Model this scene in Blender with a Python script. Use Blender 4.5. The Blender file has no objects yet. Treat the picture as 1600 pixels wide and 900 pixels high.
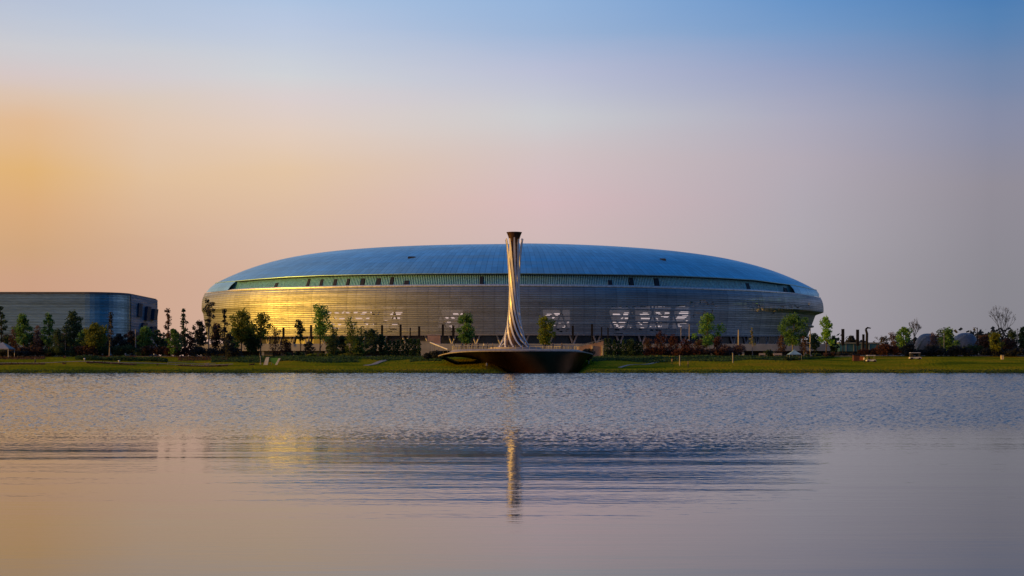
import bpy, bmesh, math, random
import numpy as np
from mathutils import Vector

R = math.radians
sc = bpy.context.scene
C = sc.collection

# ------------------------------------------------------------------ camera
F = 2200.0            # focal length in pixels of the 1600 px wide photograph
CAMH = 3.0
HOR = 564.0
cam = bpy.data.cameras.new('camera')
cam.sensor_width = 36.0
cam.lens = 36.0 * F / 1600.0
cam.shift_y = (HOR - 450.0) / 1600.0
cam.clip_end = 20000
cam.clip_start = 0.1
co = bpy.data.objects.new('camera', cam)
co.location = (0, 0, CAMH)
co.rotation_euler = (R(90), 0, 0)
C.objects.link(co)
sc.camera = co

# ------------------------------------------------------------------ sun and sky
SUN_EL = R(8.0)
SUN_AZ = math.atan2(-0.985, -0.176)          # clockwise from +Y
sun = bpy.data.lights.new('sun', 'SUN')
sun.energy = 3.0
sun.angle = R(0.9)
sun.color = (1.0, 0.49, 0.05)
so = bpy.data.objects.new('sun', sun)
sd = Vector((math.sin(SUN_AZ) * math.cos(SUN_EL), math.cos(SUN_AZ) * math.cos(SUN_EL), math.sin(SUN_EL)))
so.rotation_euler = sd.to_track_quat('Z', 'Y').to_euler()
so.location = (-200, 0, 120)
C.objects.link(so)

sc.view_settings.view_transform = 'Standard'
sc.view_settings.look = 'None'
sc.view_settings.gamma = 1.0
sc.view_settings.use_curve_mapping = False
sc.view_settings.exposure = 0.0


def lin(c):
    return tuple(((v / 255.0) / 12.92 if v / 255.0 <= 0.04045 else ((v / 255.0 + 0.055) / 1.055) ** 2.4) for v in c)


world = bpy.data.worlds.new('World')
sc.world = world
world.use_nodes = True
nt = world.node_tree
nt.nodes.clear()
N = nt.nodes.new
L = nt.links.new


def math_node(tree, op, a=None, b=None, c=None, clamp=False):
    n = tree.nodes.new('ShaderNodeMath')
    n.operation = op
    n.use_clamp = clamp
    for i, v in enumerate((a, b, c)):
        if v is None:
            continue
        if isinstance(v, (int, float)):
            n.inputs[i].default_value = v
        else:
            tree.links.new(v, n.inputs[i])
    return n.outputs[0]


tc = N('ShaderNodeTexCoord')
sep = N('ShaderNodeSeparateXYZ')
L(tc.outputs['Generated'], sep.inputs[0])
sx, sy, sz = sep.outputs
hyp = math_node(nt, 'SQRT', math_node(nt, 'ADD', math_node(nt, 'MULTIPLY', sx, sx), math_node(nt, 'MULTIPLY', sy, sy)))
tanel = math_node(nt, 'DIVIDE', sz, math_node(nt, 'MAXIMUM', hyp, 0.0001))
el = math_node(nt, 'ARCTAN2', sz, math_node(nt, 'MAXIMUM', hyp, 0.0001))
az = math_node(nt, 'ARCTAN2', sx, sy)        # 0 = +Y, positive to the right


def elev_pos(py):                              # elevation of a picture row, as 0..1 over 0..90 degrees (sqrt spread)
    e = math.atan((HOR - py) / F)
    return math.sqrt(max(0, e) / (math.pi / 2))


elf = math_node(nt, 'SQRT', math_node(nt, 'DIVIDE', math_node(nt, 'MAXIMUM', el, 0.0), math.pi / 2), None, None, True)


hz_map = N('ShaderNodeMapping')
hz_map.inputs['Scale'].default_value = (1.2, 1.2, 9.0)
L(tc.outputs['Generated'], hz_map.inputs['Vector'])
hz = N('ShaderNodeTexNoise')
hz.inputs['Scale'].default_value = 2.2
hz.inputs['Detail'].default_value = 5
L(hz_map.outputs[0], hz.inputs['Vector'])
elf = math_node(nt, 'ADD', elf, math_node(nt, 'MULTIPLY', math_node(nt, 'SUBTRACT', hz.outputs[0], 0.5), 0.028))


def ramp(stops):
    r = N('ShaderNodeValToRGB')
    cr = r.color_ramp
    cr.interpolation = 'LINEAR'
    stops = sorted(stops, key=lambda s: s[0])
    while len(cr.elements) > 1:
        cr.elements.remove(cr.elements[-1])
    cr.elements[0].position = stops[0][0]
    cr.elements[0].color = (*lin(stops[0][1]), 1)
    for p, c in stops[1:]:
        e = cr.elements.new(p)
        e.color = (*lin(c), 1)
    L(elf, r.inputs[0])
    return r.outputs[0]


def col_ramp(rows, high):
    """rows: picture row -> colour; high: degrees -> colour above the frame"""
    return ramp([(elev_pos(py), c) for py, c in rows] + [(math.sqrt(d / 90.0), c) for d, c in high])


ZEN = (8, 80, 140)
sky_cols = [
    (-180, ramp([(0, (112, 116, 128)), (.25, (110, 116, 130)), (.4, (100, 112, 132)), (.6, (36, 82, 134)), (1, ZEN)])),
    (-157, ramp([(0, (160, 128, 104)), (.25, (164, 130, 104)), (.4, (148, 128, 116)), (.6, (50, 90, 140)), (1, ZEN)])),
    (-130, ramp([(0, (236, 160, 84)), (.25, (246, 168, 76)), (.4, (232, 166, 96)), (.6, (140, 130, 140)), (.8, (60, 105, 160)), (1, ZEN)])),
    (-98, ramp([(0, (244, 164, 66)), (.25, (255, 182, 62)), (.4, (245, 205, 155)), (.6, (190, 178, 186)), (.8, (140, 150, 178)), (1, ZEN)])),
    (-45, ramp([(0, (215, 165, 120)), (.25, (235, 185, 120)), (.4, (205, 195, 190)), (.6, (168, 172, 190)), (.8, (120, 140, 172)), (1, ZEN)])),
    (-18.8, col_ramp([(564, (200, 155, 135)), (440, (206, 162, 134)), (400, (208, 166, 128)), (340, (220, 173, 126)),
                      (280, (227, 181, 121)), (215, (227, 188, 150)), (175, (222, 197, 178)), (140, (215, 201, 200)),
                      (100, (205, 205, 211)), (60, (190, 199, 216)), (0, (175, 189, 216))],
                     [(24, (120, 150, 195)), (45, (70, 115, 175)), (90, ZEN)])),
    (-14.5, col_ramp([(564, (205, 164, 145)), (440, (209, 170, 146)), (380, (213, 176, 148)), (330, (221, 185, 153)),
                      (280, (227, 193, 158)), (215, (226, 200, 178)), (175, (220, 203, 190)), (140, (213, 205, 207)),
                      (100, (203, 206, 214)), (60, (188, 200, 220)), (0, (172, 192, 221))],
                     [(24, (116, 149, 198)), (45, (66, 114, 175)), (90, ZEN)])),
    (-9.1, col_ramp([(564, (208, 172, 156)), (450, (211, 176, 158)), (380, (216, 184, 165)), (330, (222, 190, 164)),
                     (270, (229, 198, 166)), (210, (228, 206, 190)), (170, (220, 208, 207)), (130, (210, 212, 216)),
                     (60, (187, 201, 225)), (0, (170, 195, 226))],
                    [(24, (110, 148, 200)), (45, (60, 112, 175)), (90, ZEN)])),
    (1.3, col_ramp([(564, (198, 178, 178)), (450, (202, 180, 180)), (375, (208, 185, 184)), (320, (215, 187, 189)),
                    (250, (211, 196, 197)), (190, (205, 205, 209)), (120, (187, 192, 215)), (60, (158, 182, 216)),
                    (0, (148, 180, 220))],
                   [(24, (85, 135, 195)), (45, (45, 103, 168)), (90, ZEN)])),
    (11.5, col_ramp([(564, (164, 158, 166)), (450, (168, 162, 170)), (380, (174, 168, 176)), (260, (180, 171, 182)),
                     (190, (172, 171, 190)), (120, (150, 161, 194)), (60, (120, 155, 200)), (0, (96, 146, 202))],
                    [(24, (55, 115, 180)), (45, (35, 95, 160)), (90, ZEN)])),
    (18.8, col_ramp([(564, (132, 130, 138)), (450, (138, 136, 144)), (300, (146, 141, 152)), (200, (136, 141, 166)),
                     (120, (110, 135, 174)), (60, (86, 130, 180)), (0, (64, 120, 181))],
                    [(24, (42, 102, 168)), (45, (30, 88, 152)), (90, ZEN)])),
    (50, ramp([(0, (128, 126, 140)), (.25, (128, 130, 150)), (.4, (120, 132, 160)), (.6, (44, 98, 158)), (1, ZEN)])),
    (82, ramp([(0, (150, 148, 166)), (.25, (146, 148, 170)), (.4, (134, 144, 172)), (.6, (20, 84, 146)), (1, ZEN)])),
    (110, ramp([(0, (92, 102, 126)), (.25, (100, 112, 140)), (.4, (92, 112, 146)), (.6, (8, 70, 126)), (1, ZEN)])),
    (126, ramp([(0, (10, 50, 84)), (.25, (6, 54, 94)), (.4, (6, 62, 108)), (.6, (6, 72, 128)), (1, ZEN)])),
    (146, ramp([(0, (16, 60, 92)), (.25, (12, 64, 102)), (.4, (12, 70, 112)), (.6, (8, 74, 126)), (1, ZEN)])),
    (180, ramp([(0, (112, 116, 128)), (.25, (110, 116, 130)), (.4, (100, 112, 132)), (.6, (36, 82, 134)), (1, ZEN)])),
]
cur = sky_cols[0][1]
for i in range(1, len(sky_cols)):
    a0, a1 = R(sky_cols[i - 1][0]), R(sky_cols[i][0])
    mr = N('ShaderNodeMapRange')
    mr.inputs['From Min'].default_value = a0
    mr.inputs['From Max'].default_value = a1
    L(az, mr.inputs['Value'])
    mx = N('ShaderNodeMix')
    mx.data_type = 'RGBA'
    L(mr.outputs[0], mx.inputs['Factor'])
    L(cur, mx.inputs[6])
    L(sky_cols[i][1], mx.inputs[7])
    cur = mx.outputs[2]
sky = N('ShaderNodeTexSky')
sky.sky_type = 'NISHITA'
sky.sun_disc = False
sky.sun_elevation = SUN_EL
sky.sun_rotation = SUN_AZ
sky.dust_density = 2.0
# very faint cloud-free mottling of the upper haze
bg1 = N('ShaderNodeBackground')
bg1.inputs['Strength'].default_value = 1.02
bg2 = N('ShaderNodeBackground')
bg2.inputs['Strength'].default_value = 0.05
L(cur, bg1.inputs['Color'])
L(sky.outputs[0], bg2.inputs['Color'])
mixs = N('ShaderNodeMixShader')
mixs.inputs[0].default_value = 0.04
L(bg1.outputs[0], mixs.inputs[1])
L(bg2.outputs[0], mixs.inputs[2])
wo = N('ShaderNodeOutputWorld')
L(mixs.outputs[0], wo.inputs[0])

# ------------------------------------------------------------------ materials
MATS = {}


def new_mat(name):
    m = bpy.data.materials.new(name)
    m.use_nodes = True
    b = m.node_tree.nodes['Principled BSDF']
    MATS[name] = m
    return m, m.node_tree, b


def mat(name, col, rough=0.7, metal=0.0, var=0.25, scale=1.0, bump=0.0, stretch=(1, 1, 1), spec=0.5, col2=None):
    m, t, b = new_mat(name)
    g = t.nodes.new('ShaderNodeNewGeometry')
    mp = t.nodes.new('ShaderNodeMapping')
    mp.inputs['Scale'].default_value = tuple(scale * s for s in stretch)
    t.links.new(g.outputs['Position'], mp.inputs['Vector'])
    nz = t.nodes.new('ShaderNodeTexNoise')
    nz.inputs['Detail'].default_value = 5
    nz.inputs['Scale'].default_value = 1.0
    t.links.new(mp.outputs[0], nz.inputs['Vector'])
    mr = t.nodes.new('ShaderNodeMapRange')
    mr.inputs['From Min'].default_value = 0.3
    mr.inputs['From Max'].default_value = 0.7
    t.links.new(nz.outputs[0], mr.inputs[0])
    mx = t.nodes.new('ShaderNodeMix')
    mx.data_type = 'RGBA'
    c2 = col2 or tuple(max(0, v * (1 - var)) for v in col)
    c1 = tuple(min(1, v * (1 + var)) for v in col) if col2 is None else col
    mx.inputs[6].default_value = (*c1, 1)
    mx.inputs[7].default_value = (*c2, 1)
    t.links.new(mr.outputs[0], mx.inputs['Factor'])
    t.links.new(mx.outputs[2], b.inputs['Base Color'])
    b.inputs['Roughness'].default_value = rough
    b.inputs['Metallic'].default_value = metal
    b.inputs['Specular IOR Level'].default_value = spec
    if bump:
        bp = t.nodes.new('ShaderNodeBump')
        bp.inputs['Strength'].default_value = 1.0
        bp.inputs['Distance'].default_value = bump
        t.links.new(nz.outputs[0], bp.inputs['Height'])
        t.links.new(bp.outputs[0], b.inputs['Normal'])
    return m


def seams(m, pitch_ang, depth=.3):
    t = m.node_tree
    b = t.nodes['Principled BSDF']
    g = t.nodes.new('ShaderNodeNewGeometry')
    s_ = t.nodes.new('ShaderNodeSeparateXYZ')
    t.links.new(g.outputs['Position'], s_.inputs[0])
    dx = math_node(t, 'DIVIDE', math_node(t, 'SUBTRACT', s_.outputs[0], 0.8), 160.4)
    dy = math_node(t, 'DIVIDE', math_node(t, 'SUBTRACT', s_.outputs[1], 728.0), 130.0)
    a = math_node(t, 'DIVIDE', math_node(t, 'ARCTAN2', dy, dx), pitch_ang)
    rad = math_node(t, 'MULTIPLY', math_node(t, 'SQRT', math_node(t, 'ADD', math_node(t, 'MULTIPLY', dx, dx), math_node(t, 'MULTIPLY', dy, dy))), 26.0)
    cb = t.nodes.new('ShaderNodeCombineXYZ')
    t.links.new(math_node(t, 'FLOOR', a), cb.inputs[0])
    t.links.new(math_node(t, 'FLOOR', rad), cb.inputs[1])
    wn_ = t.nodes.new('ShaderNodeTexWhiteNoise')
    t.links.new(cb.outputs[0], wn_.inputs['Vector'])
    line = math_node(t, 'GREATER_THAN', math_node(t, 'FRACT', a), 0.86)
    v = math_node(t, 'SUBTRACT', math_node(t, 'ADD', 0.90, math_node(t, 'MULTIPLY', wn_.outputs[0], 0.18)), math_node(t, 'MULTIPLY', line, depth))
    src = b.inputs['Base Color'].links[0].from_socket
    mx = t.nodes.new('ShaderNodeMix')
    mx.data_type = 'RGBA'
    mx.blend_type = 'MULTIPLY'
    mx.inputs['Factor'].default_value = 1.0
    t.links.new(src, mx.inputs[6])
    cc = t.nodes.new('ShaderNodeCombineColor')
    for q in range(3):
        t.links.new(v, cc.inputs[q])
    t.links.new(cc.outputs[0], mx.inputs[7])
    t.links.new(mx.outputs[2], b.inputs['Base Color'])


def leaf_mat(name, col, col2=None):
    m, t, b = new_mat(name)
    g = t.nodes.new('ShaderNodeNewGeometry')
    nz = t.nodes.new('ShaderNodeTexNoise')
    nz.inputs['Scale'].default_value = 0.9
    nz.inputs['Detail'].default_value = 3
    t.links.new(g.outputs['Position'], nz.inputs['Vector'])
    mr = t.nodes.new('ShaderNodeMapRange')
    mr.inputs['From Min'].default_value = 0.35
    mr.inputs['From Max'].default_value = 0.65
    t.links.new(nz.outputs[0], mr.inputs[0])
    mx = t.nodes.new('ShaderNodeMix')
    mx.data_type = 'RGBA'
    c2 = col2 or tuple(v * 0.5 for v in col)
    mx.inputs[6].default_value = (*tuple(v * 1.35 for v in col), 1)
    mx.inputs[7].default_value = (*c2, 1)
    t.links.new(mr.outputs[0], mx.inputs['Factor'])
    t.links.new(mx.outputs[2], b.inputs['Base Color'])
    b.inputs['Roughness'].default_value = 0.7
    b.inputs['Specular IOR Level'].default_value = 0.2
    tr = t.nodes.new('ShaderNodeBsdfTranslucent')
    t.links.new(mx.outputs[2], tr.inputs['Color'])
    ms = t.nodes.new('ShaderNodeMixShader')
    ms.inputs[0].default_value = 0.42
    t.links.new(b.outputs[0], ms.inputs[1])
    t.links.new(tr.outputs[0], ms.inputs[2])
    t.links.new(ms.outputs[0], t.nodes['Material Output'].inputs['Surface'])
    return m


def metal_rows(name, col, rough, row=1.05, var=0.35, metal=1.0, tint=None, bump=0.012, joint=.55):
    """sheet metal with horizontal courses: every course has its own tone and gloss, long streaks run along it"""
    m, t, b = new_mat(name)
    g = t.nodes.new('ShaderNodeNewGeometry')
    s = t.nodes.new('ShaderNodeSeparateXYZ')
    t.links.new(g.outputs['Position'], s.inputs[0])
    cb = t.nodes.new('ShaderNodeCombineXYZ')
    rowi = math_node(t, 'FLOOR', math_node(t, 'DIVIDE', s.outputs[2], row))
    t.links.new(math_node(t, 'MULTIPLY', s.outputs[0], 0.02), cb.inputs[0])
    t.links.new(math_node(t, 'MULTIPLY', s.outputs[1], 0.02), cb.inputs[1])
    t.links.new(math_node(t, 'MULTIPLY', rowi, 3.17), cb.inputs[2])
    nz = t.nodes.new('ShaderNodeTexNoise')
    nz.inputs['Scale'].default_value = 1.0
    nz.inputs['Detail'].default_value = 3
    t.links.new(cb.outputs[0], nz.inputs['Vector'])
    mp = t.nodes.new('ShaderNodeMapping')
    mp.inputs['Scale'].default_value = (0.09, 0.09, 1.1)
    t.links.new(g.outputs['Position'], mp.inputs['Vector'])
    nz2 = t.nodes.new('ShaderNodeTexNoise')
    nz2.inputs['Detail'].default_value = 6
    t.links.new(mp.outputs[0], nz2.inputs['Vector'])
    v = math_node(t, 'ADD', math_node(t, 'MULTIPLY', nz.outputs[0], 0.6), math_node(t, 'MULTIPLY', nz2.outputs[0], 0.4))
    mr = t.nodes.new('ShaderNodeMapRange')
    mr.inputs['From Min'].default_value = 0.36
    mr.inputs['From Max'].default_value = 0.64
    t.links.new(v, mr.inputs[0])
    mx = t.nodes.new('ShaderNodeMix')
    mx.data_type = 'RGBA'
    mx.inputs[6].default_value = (*tuple(c * (1 + var) for c in col), 1)
    mx.inputs[7].default_value = (*tuple(c * (1 - var) for c in (tint or col)), 1)
    t.links.new(mr.outputs[0], mx.inputs['Factor'])
    # dark joint between courses
    fr = math_node(t, 'FRACT', math_node(t, 'DIVIDE', s.outputs[2], row))
    jn = math_node(t, 'GREATER_THAN', fr, 0.80)
    mx2 = t.nodes.new('ShaderNodeMix')
    mx2.data_type = 'RGBA'
    mx2.blend_type = 'MULTIPLY'
    t.links.new(math_node(t, 'MULTIPLY', jn, joint), mx2.inputs['Factor'])
    t.links.new(mx.outputs[2], mx2.inputs[6])
    mx2.inputs[7].default_value = (0.35, 0.35, 0.38, 1)
    t.links.new(mx2.outputs[2], b.inputs['Base Color'])
    b.inputs['Metallic'].default_value = metal
    rr = t.nodes.new('ShaderNodeMapRange')
    rr.inputs['To Min'].default_value = rough - 0.06
    rr.inputs['To Max'].default_value = rough + 0.08
    t.links.new(mr.outputs[0], rr.inputs[0])
    t.links.new(rr.outputs[0], b.inputs['Roughness'])
    bp = t.nodes.new('ShaderNodeBump')
    bp.inputs['Distance'].default_value = bump * 10
    bp.inputs['Strength'].default_value = 1.0
    t.links.new(v, bp.inputs['Height'])
    t.links.new(bp.outputs[0], b.inputs['Normal'])
    return m


M_fac = metal_rows('facade_metal', (0.36, 0.40, 0.43), 0.50, 1.05, 0.32)
_t = M_fac.node_tree
_b = _t.nodes['Principled BSDF']
_tr = _t.nodes.new('ShaderNodeBsdfTransparent')
_mx = _t.nodes.new('ShaderNodeMixShader')
_mx.inputs[0].default_value = 0.075      # finely perforated sheet
_t.links.new(_b.outputs[0], _mx.inputs[1])
_t.links.new(_tr.outputs[0], _mx.inputs[2])
_t.links.new(_mx.outputs[0], _t.nodes['Material Output'].inputs['Surface'])
M_roof = metal_rows('roof_metal', (0.42, 0.70, 0.78), 0.42, 1.6, 0.07, bump=0.0015, joint=.12)
seams(M_roof, 0.0165, .22)
seams(M_fac, 0.030, .12)
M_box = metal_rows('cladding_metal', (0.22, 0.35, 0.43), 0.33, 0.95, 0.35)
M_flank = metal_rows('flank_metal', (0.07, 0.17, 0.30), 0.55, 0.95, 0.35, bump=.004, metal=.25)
M_boxdark = mat('hall_dark_tone', (0.025, 0.050, 0.085), 0.6, 0.0, spec=0.15)  # flat dark tone for the imitated reflections on the flank, shared by the recess
M_rim = mat('rim_metal', (0.72, 0.74, 0.76), 0.35, 0.7)
M_fin = mat('fin_metal', (0.34, 0.74, 0.84), 0.5, 0.2)
M_bandglass = mat('band_glass', (0.09, 0.34, 0.42), 0.4, 0.2, var=.35, scale=.2)
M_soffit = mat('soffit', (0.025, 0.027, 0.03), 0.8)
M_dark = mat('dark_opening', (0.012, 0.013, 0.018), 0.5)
M_glassbase = mat('base_glass', (0.02, 0.03, 0.05), 0.25, 0.2, var=.6, scale=.25, spec=.7)
M_conc = mat('pale_concrete', (0.42, 0.41, 0.42), 0.8, var=.18, scale=.35, bump=.02)
M_concw = mat('wall_stone', (0.40, 0.36, 0.34), 0.85, var=.2, scale=.3, bump=.02)
M_colm = mat('column_paint', (0.50, 0.51, 0.54), 0.5)
M_pink = mat('pink_stone', (0.45, 0.30, 0.24), 0.8, var=.2, scale=.5)
M_ribm = mat('champagne_metal', (0.80, 0.80, 0.82), 0.40, 0.12, var=.08)
M_bronze = mat('dark_bronze', (0.09, 0.045, 0.03), 0.45, 0.5)
M_stem = mat('stem_bronze', (0.10, 0.06, 0.045), 0.55, 0.4)
M_under = mat('platform_underside', (0.065, 0.030, 0.012), 0.38, 1.0, var=.3, scale=.3)
M_plat = mat('platform_top', (0.33, 0.30, 0.27), 0.7)
M_white = mat('white_paint', (0.75, 0.75, 0.74), 0.5)
M_grey = mat('grey_paint', (0.25, 0.26, 0.28), 0.5, 0.2)
M_mast = mat('dark_mast', (0.014, 0.013, 0.018), 0.7, spec=.2)
M_polepale = mat('pale_pole', (0.33, 0.32, 0.33), 0.5, 0.2)
M_globe = mat('opal_globe', (0.85, 0.86, 0.84), 0.3)
M_blueb = mat('blue_cladding', (0.05, 0.16, 0.26), 0.4, 0.3, var=.4, scale=.4)
M_tent = mat('blue_canvas', (0.22, 0.40, 0.52), 0.7)
M_shell = mat('grey_shell', (0.10, 0.12, 0.17), 0.55)
M_shell2 = mat('pale_shell_band', (0.22, 0.27, 0.34), 0.55)
M_green = mat('green_panel', (0.10, 0.33, 0.06), 0.5)
M_bark = mat('bark', (0.10, 0.075, 0.055), 0.9, var=.4, scale=3)
M_barkdark = mat('dark_bark', (0.04, 0.032, 0.03), 0.9, var=.4, scale=3)
M_barkpale = mat('pale_bark', (0.26, 0.23, 0.20), 0.85, var=.3, scale=3)
M_path = mat('paving', (0.30, 0.28, 0.25), 0.85, var=.15, scale=.8)
M_kerb = mat('kerb_stone', (0.36, 0.34, 0.31), 0.8)
M_rubber = mat('rubber', (0.02, 0.02, 0.02), 0.8)
M_orange = mat('orange_paint', (0.45, 0.13, 0.03), 0.5)
M_cream = mat('cream_paint', (0.75, 0.62, 0.38), 0.5)
M_skin = mat('skin', (0.42, 0.25, 0.18), 0.6)
M_hair = mat('hair', (0.015, 0.012, 0.01), 0.7)
CLOTH = [mat('cloth_navy', (0.03, 0.035, 0.06), .85), mat('cloth_white', (0.6, 0.6, 0.6), .85), mat('cloth_brown', (0.12, 0.06, 0.035), .85),
         mat('cloth_red', (0.25, 0.04, 0.03), .85), mat('cloth_grey', (0.14, 0.14, 0.15), .85), mat('cloth_tan', (0.33, 0.24, 0.15), .85)]

LM = {
    'dark': leaf_mat('leaf_dark', (0.064, 0.114, 0.056)),
    'black': leaf_mat('leaf_blackish', (0.056, 0.066, 0.066)),
    'mid': leaf_mat('leaf_mid', (0.126, 0.267, 0.075)),
    'green': leaf_mat('leaf_green', (0.191, 0.381, 0.090)),
    'bright': leaf_mat('leaf_bright', (0.246, 0.490, 0.056)),
    'olive': leaf_mat('leaf_olive', (0.208, 0.246, 0.047)),
    'yellow': leaf_mat('leaf_yellowish', (0.210, 0.275, 0.043)),
    'red': leaf_mat('leaf_red', (0.105, 0.048, 0.042)),
    'brown': leaf_mat('leaf_brown', (0.116, 0.072, 0.058)),
    'mauve': leaf_mat('leaf_mauve', (0.145, 0.102, 0.109)),
    'flower': leaf_mat('leaf_flower', (0.435, 0.435, 0.072)),
    'pale': leaf_mat('leaf_pale', (0.290, 0.319, 0.174)),
    'hedge': leaf_mat('leaf_hedge', (0.055, 0.117, 0.047)),
}


# ------------------------------------------------------------------ mesh helpers
class MB:
    def __init__(self):
        self.v = []
        self.f = []

    def add(self, vs, fs):
        o = len(self.v)
        self.v.extend([tuple(p) for p in vs])
        self.f.extend([tuple(i + o for i in f) for f in fs])
        return self

    def box(self, x0, y0, z0, x1, y1, z1):
        vs = [(x0, y0, z0), (x1, y0, z0), (x1, y1, z0), (x0, y1, z0), (x0, y0, z1), (x1, y0, z1), (x1, y1, z1), (x0, y1, z1)]
        return self.add(vs, [(0, 3, 2, 1), (4, 5, 6, 7), (0, 1, 5, 4), (1, 2, 6, 5), (2, 3, 7, 6), (3, 0, 4, 7)])

    def hexa(self, bot, top):
        return self.add(list(bot) + list(top), [(0, 3, 2, 1), (4, 5, 6, 7), (0, 1, 5, 4), (1, 2, 6, 5), (2, 3, 7, 6), (3, 0, 4, 7)])

    def tube(self, pts, rad, n=6, cap=True, flat=None):
        pts = [Vector(p) for p in pts]
        if isinstance(rad, (int, float)):
            rad = [rad] * len(pts)
        rings = []
        prev = None
        for i, p in enumerate(pts):
            d = (pts[min(i + 1, len(pts) - 1)] - pts[max(i - 1, 0)])
            if d.length < 1e-9:
                d = Vector((0, 0, 1))
            d.normalize()
            if prev is None:
                a = d.cross(Vector((0, 0, 1)))
                if a.length < 1e-3:
                    a = d.cross(Vector((1, 0, 0)))
            else:
                a = prev - d * prev.dot(d)
            a.normalize()
            prev = a
            b = d.cross(a)
            rings.append([p + (a * math.cos(2 * math.pi * k / n) + b * math.sin(2 * math.pi * k / n)) * rad[i] for k in range(n)])
        vs = [q for r in rings for q in r]
        fs = []
        for i in range(len(rings) - 1):
            for k in range(n):
                k2 = (k + 1) % n
                fs.append((i * n + k, i * n + k2, (i + 1) * n + k2, (i + 1) * n + k))
        if cap:
            fs.append(tuple(range(n - 1, -1, -1)))
            fs.append(tuple((len(rings) - 1) * n + k for k in range(n)))
        return self.add(vs, fs)

    def lathe(self, prof, n=16, cx=0, cy=0):
        vs = []
        for r, z in prof:
            for k in range(n):
                a = 2 * math.pi * k / n
                vs.append((cx + r * math.cos(a), cy + r * math.sin(a), z))
        fs = []
        for i in range(len(prof) - 1):
            for k in range(n):
                k2 = (k + 1) % n
                fs.append((i * n + k, i * n + k2, (i + 1) * n + k2, (i + 1) * n + k))
        fs.append(tuple(range(n - 1, -1, -1)))
        fs.append(tuple((len(prof) - 1) * n + k for k in range(n)))
        return self.add(vs, fs)

    def grid(self, P, closed=False, skip=None):
        """P[i][j] points"""
        ni, nj = len(P), len(P[0])
        vs = [q for r in P for q in r]
        fs = []
        for i in range(ni - 1):
            for j in range(nj if closed else nj - 1):
                if skip and skip(i, j):
                    continue
                j2 = (j + 1) % nj
                fs.append((i * nj + j, i * nj + j2, (i + 1) * nj + j2, (i + 1) * nj + j))
        return self.add(vs, fs)

    def build(self, name, material, parent=None, smooth=False, loc=None):
        me = bpy.data.meshes.new(name)
        me.from_pydata(self.v, [], self.f)
        me.materials.append(material)
        if smooth:
            me.polygons.foreach_set('use_smooth', [True] * len(me.polygons))
        me.update()
        o = bpy.data.objects.new(name, me)
        C.objects.link(o)
        if parent:
            o.parent = parent
        if loc:
            o.location = loc
        return o


def tag(o, label=None, cat=None, group=None, kind=None):
    if label:
        o['label'] = label
    if cat:
        o['category'] = cat
    if group:
        o['group'] = group
    if kind:
        o['kind'] = kind
    return o


def thing(name, loc, label, cat, group=None, rz=0):
    o = bpy.data.objects.new(name, None)
    C.objects.link(o)
    o.location = loc
    o.rotation_euler = (0, 0, rz)
    return tag(o, label, cat, group)


def copy_thing(root, loc, label=None, rz=None, scale=None):
    r = root.copy()
    C.objects.link(r)
    r.location = loc
    if rz is not None:
        r.rotation_euler = (0, 0, rz)
    if scale:
        r.scale = scale
    if label:
        r['label'] = label
    for ch in list(root.children):
        c = ch.copy()
        C.objects.link(c)
        c.parent = r
        for g in list(ch.children):
            d = g.copy()
            C.objects.link(d)
            d.parent = c
    return r


def W(px, py, d):
    return ((px - 800.0) * d / F, CAMH + (HOR - py) * d / F)


def X(px, d):
    return (px - 800.0) * d / F


def Z(py, d):
    return CAMH + (HOR - py) * d / F


# ------------------------------------------------------------------ ground and water
def ease(v):
    v = min(1, max(0, v))
    return v * v * (3 - 2 * v)


def gz(x, y):
    """lawn height: 0 at the shore (y=350), 4.3 on the promenade"""
    px = 800 + x * F / max(y, 1)
    yr = [345, 350, 351.2, 358, 372, 380, 400, 410, 5000]
    zr = [-1.2, -0.05, 0.45, 1.6, 3.25, 3.3, 4.3, 4.5, 4.5]
    yl = [345, 350, 351.2, 356, 363, 371, 385, 400, 5000]
    zl = [-1.2, -0.05, 0.40, 1.2, 1.95, 2.2, 3.6, 4.3, 4.5]
    k = min(1, max(0, (px - 1000) / 300.0))
    k = k * k * (3 - 2 * k)
    z = np.interp(y, yl, zl) * (1 - k) + np.interp(y, yr, zr) * k
    if 352 < y < 400:
        m = math.sin((y - 352) / 48 * math.pi)
        z += m * (0.35 * math.sin(x * 0.11 + y * 0.02) + 0.25 * math.sin(x * 0.037 + 1.3) + 0.12 * math.sin(x * .31 + y * .2))
    if -4 < x < 19.5 and y < 386:
        k = ease(min(x + 4, 19.5 - x) / 3.0) * ease((386 - y) / 12.0)
        z = z * (1 - k) - .6 * k
    return float(z)


mg, tg, bg = new_mat('grass')
g = tg.nodes.new('ShaderNodeNewGeometry')
mp = tg.nodes.new('ShaderNodeMapping')
mp.inputs['Scale'].default_value = (0.05, 0.16, 0.2)
tg.links.new(g.outputs['Position'], mp.inputs['Vector'])
n1 = tg.nodes.new('ShaderNodeTexNoise')
n1.inputs['Scale'].default_value = 1.0
n1.inputs['Detail'].default_value = 6
tg.links.new(mp.outputs[0], n1.inputs['Vector'])
n2 = tg.nodes.new('ShaderNodeTexNoise')
n2.inputs['Scale'].default_value = 1.6
n2.inputs['Detail'].default_value = 6
tg.links.new(g.outputs['Position'], n2.inputs['Vector'])
rp = tg.nodes.new('ShaderNodeValToRGB')
rp.color_ramp.elements[0].position = 0.32
rp.color_ramp.elements[0].color = (0.075, 0.125, 0.010, 1)
rp.color_ramp.elements[1].position = 0.66
rp.color_ramp.elements[1].color = (0.330, 0.250, 0.018, 1)
e = rp.color_ramp.elements.new(0.48)
e.color = (0.220, 0.240, 0.012, 1)
tg.links.new(n1.outputs[0], rp.inputs[0])
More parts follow.
